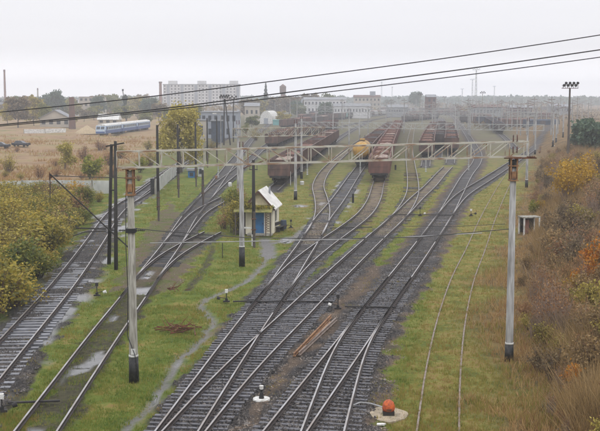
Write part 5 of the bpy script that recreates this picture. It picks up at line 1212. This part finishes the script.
# (px, base row, top row, width px, proto, label)
TL = [(18, 128, 97, 30, 2, 'wide purplish bare tree at the far left of the field'), (34, 126, 94.5, 20, 1, 'olive tree between the slim chimneys'), (58, 119, 89.5, 20, 3, 'rounded bluish-green tree above the low gable house'), (45, 127, 104, 15, 0, 'dark green tree in front of the low gable house'), (8, 126, 102, 16, 1, 'olive-brown tree at the left picture edge'),
      (27, 124, 100, 12, 0, 'green tree beside the slim faint chimney'), (94, 120, 106, 16, 0, 'low green tree before the pale square block'), (108, 117, 97, 14, 3, 'bluish tree right of the pale square block'), (114, 116, 103, 9, 4, 'small yellowish tree right of the bluish one'), (121, 122, 106, 20, 0, 'dark low tree behind the front train car'),
      (136, 116, 96, 20, 1, 'olive tree right of the leaning dark poplar'), (150, 118, 98, 22, 1, 'brownish tree between poplar and willow'), (159, 122, 103, 20, 2, 'purplish tree left of the large willow'), (146, 124, 112, 16, 0, 'low green tree behind the train end'), (170, 126, 110, 16, 0, 'green tree hidden beside the large willow'),
      (196, 124, 106, 16, 0, 'dark green tree at the left corner of the depot'), (248, 120, 99, 22, 2, 'purplish tree right of the white flats'), (258, 118, 98, 18, 1, 'olive-brown tree left of the spruce'), (275, 116, 97, 20, 2, 'purplish tree under the water tower'), (292, 116, 99, 18, 2, 'brownish tree right of the water tower'),
      (306, 111, 97.5, 14, 3, 'hazy tree left of the long white building'), (340, 108, 95, 14, 3, 'hazy rounded tree over the long white building'), (415, 111, 91, 17, 3, 'large round hazy tree on the middle skyline'), (390, 109, 99, 14, 3, 'low hazy tree left of the large round one'), (252, 128, 116, 16, 0, 'low green tree before the small beige house'), (284, 124, 110, 14, 1, 'olive tree behind the turquoise shed'),
      (70, 124, 112, 14, 1, 'olive tree at the right of the low gable house'), (84, 122, 110, 12, 2, 'bare purplish tree before the grey block'), (237, 128, 112, 10, 0, 'narrow green tree at the right corner of the depot')]
for px, pb, ptp, wp, k, lb in TL:
    p = at(px, pb); hh = hgt(ptp, p.y); ww = wp / F * p.y; q = GT[k]; put(q, (p.x, p.y, gz(p.x, p.y)), rnd.uniform(0, 6.28), (ww / 11.5, ww / 11.5, hh / 12.6), lb, 'trees between the field and the town')
rt_ = random.Random(12)
for _ in range(64):
    px = rt_.uniform(-6, 166) if rt_.random() < .72 else rt_.uniform(236, 330); pb = rt_.uniform(111, 119.5); p = at(px, pb); k = rt_.choice((0, 1, 2, 2, 3, 3, 0)); hh = rt_.uniform(.65, 1.25); q = GT[k]
    put(q, (p.x, p.y, gz(p.x, p.y)), rt_.uniform(0, 6.28), (hh * rt_.uniform(.9, 1.3),) * 2 + (hh,), f"hazy {('green', 'olive', 'bare purplish', 'bluish', 'yellowish')[k]} tree in the belt {'behind the brown field' if px < 200 else 'below the water tower'}", f"hazy {('green', 'olive', 'bare purplish', 'bluish', 'yellowish')[k]} trees {'behind the brown field' if px < 200 else 'below the water tower'}")
p = (((266 - CX) / F * 760), 760, 0); put(SPR, p, 0, (1.05, 1.05, hgt(83, 760) / 18), 'tall pointed dark spruce left of the water tower')
p = at(126, 122); o = put(POP, (p.x, p.y, 0), 0, (.55, .55, hgt(92, p.y) / 14.6), 'dark narrow poplar tilting above the blue train')
# leaning pole at the poplar
p = at(124.5, 121); t = thing('leaning_post', 'dark leaning post before the narrow poplar', 'post', (p.x, p.y, 0)); MB().tube([(1.2, 0, 0), (-.6, 0, hgt(90, p.y) - .6)], [.3, .2], 8).build('shaft', 'tar_wood', t); MB().box((-.6, 0, hgt(90, p.y)), (.9, .5, 1.1)).build('head', 'tar_wood', t)
# distant woods and skyline haze trees
n = 52000; rg = np.random.default_rng(8); X = rg.uniform(-1150, 1150, n); Y = rg.uniform(1500, 2680, n); base = vnoise(X, Y * .02, 60, 31) * 5 + vnoise(X, Y * .05, 14, 32) * 4 + 7.0; Z = base * rg.uniform(0, 1, n) ** .6; 
scatter_leaves('distant_woods', np.stack([X, Y, Z], 1), 5.5, 'leaf_bluegreen', rg=rg)['kind'] = 'stuff'
n = 30000; X = rg.uniform(-700, 800, n); Y = rg.uniform(620, 1300, n); keep = (vnoise(X, Y, 70, 33) > .52) & ((np.abs(X / Y * F + CX - 420) > 40) | (Y > 1000)); X, Y = X[keep], Y[keep]; Z = (3 + 5 * vnoise(X, Y, 16, 34)) * rg.uniform(0, 1, len(X)) ** .6
scatter_leaves('scrub_belt', np.stack([X, Y, Z], 1), 2.2, 'leaf_purple', rg=rg)['kind'] = 'stuff'
n = 60000; X = rg.uniform(20, 420, n); Y = rg.uniform(430, 1000, n); kp = (X / Y * F + CX > 462) & (vnoise(X, Y, 18, 35) > .5); X, Y = X[kp], Y[kp]
scatter_leaves('yard_scrub', np.stack([X, Y, (.5 + 2.2 * vnoise(X, Y, 7, 36)) * rg.uniform(0, 1, len(X)) ** .6], 1), .9, 'leaf_purple', rg=rg)['kind'] = 'stuff'
# left bushes
LB = [shrub_proto('shrub', 'shrub', 3.0, 1.9, 'leaf_yellowgreen', 2700, .13, 50, 26), shrub_proto('shrub', 'shrub', 2.8, 1.8, 'leaf_yellowgreen', 2000, .13, 51, 28, 'twig_red'), shrub_proto('shrub', 'shrub', 2.6, 1.8, 'leaf_green', 2500, .13, 52, 24), shrub_proto('shrub', 'shrub', 2.8, 1.5, 'leaf_olive', 1300, .12, 53, 34, 'twig_red'), shrub_proto('shrub', 'shrub', 2.4, 1.4, 'leaf_russet', 700, .12, 54, 38, 'twig_red'), shrub_proto('shrub', 'shrub', 2.2, 1.5, 'leaf_gold', 1300, .13, 55, 22)]
kinds = ['yellow-green', 'yellow-green', 'green', 'olive', 'reddish', 'golden']
bl = []
for row in range(400):
    px = rnd.uniform(-25, 112); py = rnd.uniform(196, 333)
    lim = np.interp(py, [190, 208, 218, 240, 285, 339], [110, 100, 90, 74, 38, -12])
    if px > lim - 4: continue
    P = on(px, py)
    if any((P - q).length < 1.75 for q in bl): continue
    bl.append(P)
bl.sort(key=lambda q: q.y)
for i, P in enumerate(bl):
    px, py = proj(P.x, P.y, 0)
    k = rnd.choices(range(6), weights=((4, 4, 4, 3, 2, 1.2) if px < 40 else (2, 2, 3, 4, 4, .5)))[0]; edge_ = np.interp(py, [190, 208, 218, 240, 285, 339], [110, 100, 90, 74, 38, -12]) - px
    zone = 'by the low wall' if py < 212 else 'below the stay rods' if py < 240 else 'in its middle' if py < 275 else 'at its near end'
    zone += ', next to the track' if edge_ < 16 else ', deep inside' if edge_ < 55 else ', towards the picture edge'
    s = rnd.uniform(.75, 1.25) * (.7 if edge_ < 14 else 1.0) * (.8 if py < 215 else 1)
    put(LB[k], (P.x, P.y, gz(P.x, P.y) - .05), rnd.uniform(0, 6.28), (s * 1.15, s * 1.15, s * .8), f'{kinds[k]} bush in the left thicket, {zone}', f'{kinds[k]} bushes in the left thicket, {zone}')
for a, s_ in ((44, .95), (55, 1.05), (66, .9), (78, 1.0), (86, .8)): putpx(LB[4], a, 203 + rnd.uniform(-3, 3), s_, 'reddish bare bush just in front of the low white wall', 'reddish bushes before the low wall')
for a, b, k, s_, lb in ((229, 222, 3, .8, 'olive bush where the stub track fades out, left of the hut'), (236, 216, 2, .9, 'green bush directly behind the tall mast'), (224, 228, 4, .6, 'reddish bush at the very end of the stub track'), (240, 226, 3, .8, 'olive bush touching the left side of the hut'), (232, 208, 2, .7, 'green bush by the end of the short siding'), (238, 204, 4, .8, 'reddish bush behind the hut, left side')): putpx(LB[k], a, b, s_, lb)
# belt of trees/bushes around field edges
for a, b, k, s, lb in ((150, 166, 3, 1.0, 'olive bush under the willow, left side'), (205, 160, 2, .8, 'green bush beside the narrow white booth'), (148, 150, 3, .9, 'olive bush in the field behind the beam end'), (212, 150, 3, .8, 'olive bush before the depot'), (246, 133, 2, 1.1, 'green bush right of the depot'), (256, 140, 3, 1.0, 'olive bush left of the second wagon string'), (100, 150, 4, 1.0, 'reddish bush in the field below the train'), (84, 160, 4, 1.0, 'reddish bush right of the golden young tree'), (110, 165, 4, 1.1, 'reddish bush above the twin poles'), (120, 158, 3, 1.0, 'olive bush left of the willow foot'), (40, 178, 4, .8, 'low reddish bush by the low wall'), (8, 172, 3, 1.1, 'olive bush above the low wall at left edge')):
    putpx(LB[k], a, b, s, lb)
rf_ = random.Random(3); fk = []
for _ in range(600):
    a, b = rf_.uniform(-5, 158), rf_.uniform(143, 181); P = on(a, b)
    if len(fk) > 16 or any((P - q).length < 5 for q in fk) or vnoise(P.x, P.y, 16, 61) < .38: continue
    fk.append(P); k = rf_.choice((3, 4, 4)); s_ = rf_.uniform(.3, .65); where = ('left part, ' if a < 45 else 'middle part, ' if a < 100 else 'right part, ') + ('near the low wall' if b > 170 else 'midway' if b > 157 else 'towards the train')
    P.z = gz(P.x, P.y) - .05; put(LB[k], P, rf_.uniform(0, 6.28), (s_ * 1.3, s_ * 1.3, s_), f'low {kinds[k]} bush in the brown field, {where}', f'low {kinds[k]} bushes in the brown field, {where}')
# right bank shrubs
RB = [shrub_proto('shrub', 'shrub', 2.3, 1.5, 'leaf_purple', 1000, .12, 60, 34, 'twig_red'), shrub_proto('shrub', 'shrub', 2.0, 1.4, 'leaf_brown', 1100, .13, 61, 26, 'twig_red'), shrub_proto('shrub', 'shrub', 1.8, 1.2, 'leaf_russet', 700, .12, 62, 26, 'twig_red'), shrub_proto('shrub', 'shrub', 2.2, .8, 'leaf_russet', 300, .075, 63, 44, 'bark_pale', .7), shrub_proto('shrub', 'shrub', 2.1, 1.3, 'leaf_olive', 1300, .13, 64, 22, 'twig_red')]
rk = ['dark', 'brown', 'russet', 'pale-stemmed', 'olive']
G1 = shrub_proto('shrub', 'shrub', 3.6, 2.3, 'leaf_gold', 2600, .17, 70, 30, 'bark_pale', .4); G2 = shrub_proto('shrub', 'shrub', 2.4, 1.0, 'leaf_orange', 700, .15, 71, 14, 'twig_red', .45); G3 = shrub_proto('shrub', 'shrub', 2.2, 1.1, 'leaf_gold', 1300, .15, 72, 16, 'twig_red', .3)
putpx(G1, 567, 201, .95, 'golden-yellow bush, left of the pair high on the bank'); putpx(G1, 580, 192, .95, 'golden-yellow bush, right of the pair high on the bank')
putpx(G2, 597, 276, .85, 'bright orange bush at the right picture edge'); putpx(G2, 588, 284, .6, 'smaller orange bush left of the bright one'); putpx(G2, 581, 291, .5, 'smallest orange bush of the row climbing the bank'); putpx(G3, 577, 297, .5, 'yellow bush left of the orange bushes'); putpx(G3, 541, 212, .5, 'small yellow bush behind the ruined shelter'); putpx(LIM[0], 534, 214, .5, 'small lime bush behind the ruined shelter')
putpx(G2, 570, 388, .4, 'low orange shoot near the lower right of the bank')
GB = tree_proto('leafy_tree', 'tree', 5, 3.4, 'leaf_bluegreen', 2600, .5, 80, clump=1.5, start=.1, up=.4, n=14)
for a, b, s, lb in ((592, 147, .95, 'blue-green low tree at the right edge behind the floodlight'), (583, 145, .7, 'smaller blue-green tree left of the edge one'), (600, 150, 1.0, 'blue-green tree cut by the right picture edge')): putpx(GB, a, b, s, lb)
DARK = [((545, 585), (228, 272), 0), ((560, 600), (203, 225), 0), ((522, 552), (165, 195), 0), ((572, 600), (335, 385), 0)]
rbs = []
for it in range(2600):
    py = rnd.uniform(150, 470); px = rnd.uniform(496, 640); P = on(px, py); d = P.x - np.interp(P.y, FOOT[:, 0], FOOT[:, 1])
    if d < 1.2 or P.y > 240: continue
    darkz = any(a[0] <= px <= a[1] and b[0] <= py <= b[1] for a, b, _ in DARK); dens = .95 if darkz else (.35 + .5 * float(vnoise(P.x, P.y, 5, 41)))
    if rnd.random() > dens: continue
    if any((P - q).length < 1.1 + .004 * P.y for q, _ in rbs): continue
    if 514 < px < 545 and 205 < py < 250: continue
    if 548 < px < 592 and 190 < py < 214: continue
    rbs.append((P, darkz))
    if len(rbs) > 290: break
rbs.sort(key=lambda q: q[0].y)
for P, dk in rbs:
    d = P.x - float(np.interp(P.y, FOOT[:, 0], FOOT[:, 1]))
    zx, zy = proj(P.x, P.y, 0); zone = 'by the mast foot' if zy > 330 else 'beside the near mast' if zy > 285 else 'below the ruined shelter' if zy > 240 else 'around the golden bushes' if zy > 190 else 'far up the bank'
    zone += ', at the turf edge' if d < 5 else ', mid slope' if d < 10 else ', high up'
    k = rnd.choices(range(5), weights=((6, 4, 1.2, .8, 1) if dk else (1, 1.6, 2.4, 2.2, 1.4)))[0]; s = rnd.uniform(.45, .9) * (1.25 if dk else .95) * min(1, .5 + d * .1)
    put(RB[k], (P.x, P.y, gz(P.x, P.y) - .08), rnd.uniform(0, 6.28), s, f'{rk[k]} bush on the right bank, {zone}', f'{rk[k]} bushes on the right bank, {zone}')
for a, b, s_ in ((533, 300, .75), (541, 292, .85), (549, 300, .9), (556, 312, 1.0), (546, 320, 1.0), (538, 318, .8), (552, 330, 1.1), (561, 335, 1.0), (542, 336, .9), (565, 322, .9), (533, 330, .7)):
    putpx(RB[3], a, b + 6, s_, 'tall pale bare-stemmed shrub with rusty tips right of the near mast', 'pale bare-stemmed shrubs right of the near mast', .75)
# remove unused prototypes
for pr_ in GT + LB + RB + LIM + [G1, G2, G3, GB, SPR, POP]:
    if pr_.name not in USED:
        for ch in list(pr_.children): bpy.data.objects.remove(ch)
        bpy.data.objects.remove(pr_)

# ------------------------------------------------------------------ grass
def grid_sample(arr, X, Y):
    i = np.clip(np.searchsorted(ys, Y) - 1, 0, ny - 2); j = np.clip(np.searchsorted(xs, X) - 1, 0, nx - 2); return arr[i, j]
solid = np.clip(ballast + gravel * .8 + path + puddle + mud * .5, 0, 1)
def grass(name, n, xr, yr, hmin, hmax, wid, matn, sel, seed, lean=.35):
    rg = np.random.default_rng(seed); Y = yr[0] + (yr[1] - yr[0]) * rg.uniform(0, 1, n) ** 1.5; half = 0.33 * Y
    X = rg.uniform(-1, 1, n) * half; k = (X > xr[0]) & (X < xr[1]) & sel(X, Y, rg); X, Y = X[k], Y[k]
    # each kept point is a tuft of blades
    m = 5; X = np.repeat(X, m) + rg.normal(size=len(X) * m) * .05; Y = np.repeat(Y, m) + rg.normal(size=len(Y) * m) * .05; n_ = len(X); Z = grid_sample(hs, X, Y) - .02
    H = rg.uniform(hmin, hmax, n_) * (.6 + .8 * vnoise(X, Y, 1.6, seed)); a = rg.uniform(0, 6.28, n_); l = rg.uniform(0, lean, n_)
    D = np.stack([np.cos(a) * l * H, np.sin(a) * l * H, H], 1); b = rg.uniform(0, 6.28, n_); W = np.stack([np.cos(b) * wid, np.sin(b) * wid * .5, np.zeros(n_)], 1)
    o = blades_mesh(name, np.stack([X, Y, Z], 1), D, W, matn); o['kind'] = 'stuff'; return o
def offbed(X, Y, rg, th=.5): return grid_sample(solid, X, Y) < rg.uniform(.1, th, len(X))
grass('grass', 150000, (-40, 40), (36, 150), .05, .17, .014, 'blade_green', lambda X, Y, r: offbed(X, Y, r) & (grid_sample(mixz, X, Y) < .5) & (grid_sample(dry, X, Y) < .4) & (vnoise(X, Y, 1.3, 50) > .12), 91)
grass('grass', 90000, (-40, 60), (36, 150), .06, .2, .015, 'blade_mixed', lambda X, Y, r: offbed(X, Y, r) & (grid_sample(dry, X, Y) < .6) & ((grid_sample(mixz, X, Y) > .4) | (vnoise(X, Y, 3.1, 52) > .62)), 92)
grass('dry_grass', 80000, (0, 80), (34, 210), .15, .55, .018, 'blade_dry', lambda X, Y, r: grid_sample(dry, X, Y) > r.uniform(.3, 1, len(X)), 93, .95)
grass('dry_grass', 26000, (0, 80), (34, 160), .2, .5, .018, 'blade_mixed', lambda X, Y, r: (grid_sample(dry, X, Y) > .5) & (vnoise(X, Y, 4, 55) > .55), 94, .5)
grass('weeds', 22000, (-60, -10), (45, 150), .25, .8, .03, 'blade_mixed', lambda X, Y, r: (X < np.interp(Y, [45, 90, 140], [-17, -21, -30])) & (X > -60), 95, .6)

grass('dry_grass', 40000, (-140, -20), (120, 330), .3, .8, .05, 'blade_dry', lambda X, Y, r: (grid_sample(field, X, Y) > .5) & (vnoise(X, Y, 7, 57) > .4), 96, .6)
def thick(X, Y): return (vnoise(X, Y * .6, 5, 71) > .36)
grass('undergrowth', 60000, (0, 80), (36, 220), .6, 1.7, .018, 'leaf_brown', lambda X, Y, r: (grid_sample(dry, X, Y) > .85) & (X > np.interp(Y, FOOT[:, 0], FOOT[:, 1]) + 1.8) & thick(X, Y), 98, 1.1)
grass('undergrowth', 16000, (0, 80), (36, 220), .6, 1.5, .014, 'stone_brown', lambda X, Y, r: (grid_sample(dry, X, Y) > .85) & (X > np.interp(Y, FOOT[:, 0], FOOT[:, 1]) + 1.5) & ~thick(X, Y), 99, .9)
def stones(name, n, yr, sz, matn, chan, seed):
    rg = np.random.default_rng(seed); Y = yr[0] + (yr[1] - yr[0]) * rg.uniform(0, 1, n) ** 1.7; X = rg.uniform(-1, 1, n) * .31 * Y
    k = grid_sample(chan, X, Y) > rg.uniform(.25, 1, n); X, Y = X[k], Y[k]; m = len(X); Z = grid_sample(hs, X, Y) - .01; bd = grid_sample(bed, X, Y); Z = Z + bd * rg.uniform(0, .105, m)
    a = rg.uniform(0, 6.28, m); s_ = sz * rg.uniform(.5, 1.4, m); co = np.empty((m, 5, 3), np.float32)
    for q in range(4):
        an = a + q * math.pi / 2 + rg.uniform(-.3, .3, m); rr_ = s_ * rg.uniform(.7, 1.1, m); co[:, q] = np.stack([X + rr_ * np.cos(an), Y + rr_ * np.sin(an), Z], 1)
    co[:, 4] = np.stack([X + rg.normal(size=m) * s_ * .25, Y + rg.normal(size=m) * s_ * .25, Z + s_ * rg.uniform(.6, 1.1, m)], 1)
    f = np.array([[0, 1, 4], [1, 2, 4], [2, 3, 4], [3, 0, 4]]); idx_ = (np.arange(m)[:, None, None] * 5 + f[None]).reshape(-1)
    me = bpy.data.meshes.new(name); me.vertices.add(5 * m); me.vertices.foreach_set('co', co.ravel()); me.loops.add(len(idx_)); me.loops.foreach_set('vertex_index', idx_.astype(np.int32))
    me.polygons.add(4 * m); me.polygons.foreach_set('loop_start', np.arange(0, 12 * m, 3, dtype=np.int32)); me.materials.append(MT[matn]); me.update(calc_edges=True); me.validate()
    o = bpy.data.objects.new(name, me); C.objects.link(o); o['kind'] = 'stuff'; return o
stones('ballast_stones', 260000, (36, 120), .055, 'stone_mix', np.clip(ballast - .12 * bed - puddle, 0, 1), 101)
stones('gravel_stones', 130000, (36, 110), .045, 'stone_brown', np.clip(gravel - .8 * ballast - puddle, 0, 1), 102)
grass('weeds', 24000, (-20, 25), (36, 150), .04, .14, .016, 'blade_mixed', lambda X, Y, r: (grid_sample(solid, X, Y) > .4) & (grid_sample(bed, X, Y) < .6) & (vnoise(X, Y, 1.9, 58) > .66), 97)

# ------------------------------------------------------------------ haze
hz = MB().box((0, 1340, 24), (3400, 2900, 56)).build('haze', 'wire'); hz['kind'] = 'stuff'; hz.data.materials.clear()
m = bpy.data.materials.new('haze_air'); m.use_nodes = True; n = m.node_tree; n.nodes.clear(); o_ = n.nodes.new('ShaderNodeOutputMaterial'); v = n.nodes.new('ShaderNodeVolumePrincipled')
v.inputs['Color'].default_value = (0.92, 0.945, 1.0, 1); v.inputs['Density'].default_value = 0.00050; v.inputs['Anisotropy'].default_value = 0.15
n.links.new(v.outputs[0], o_.inputs['Volume']); hz.data.materials.append(m)
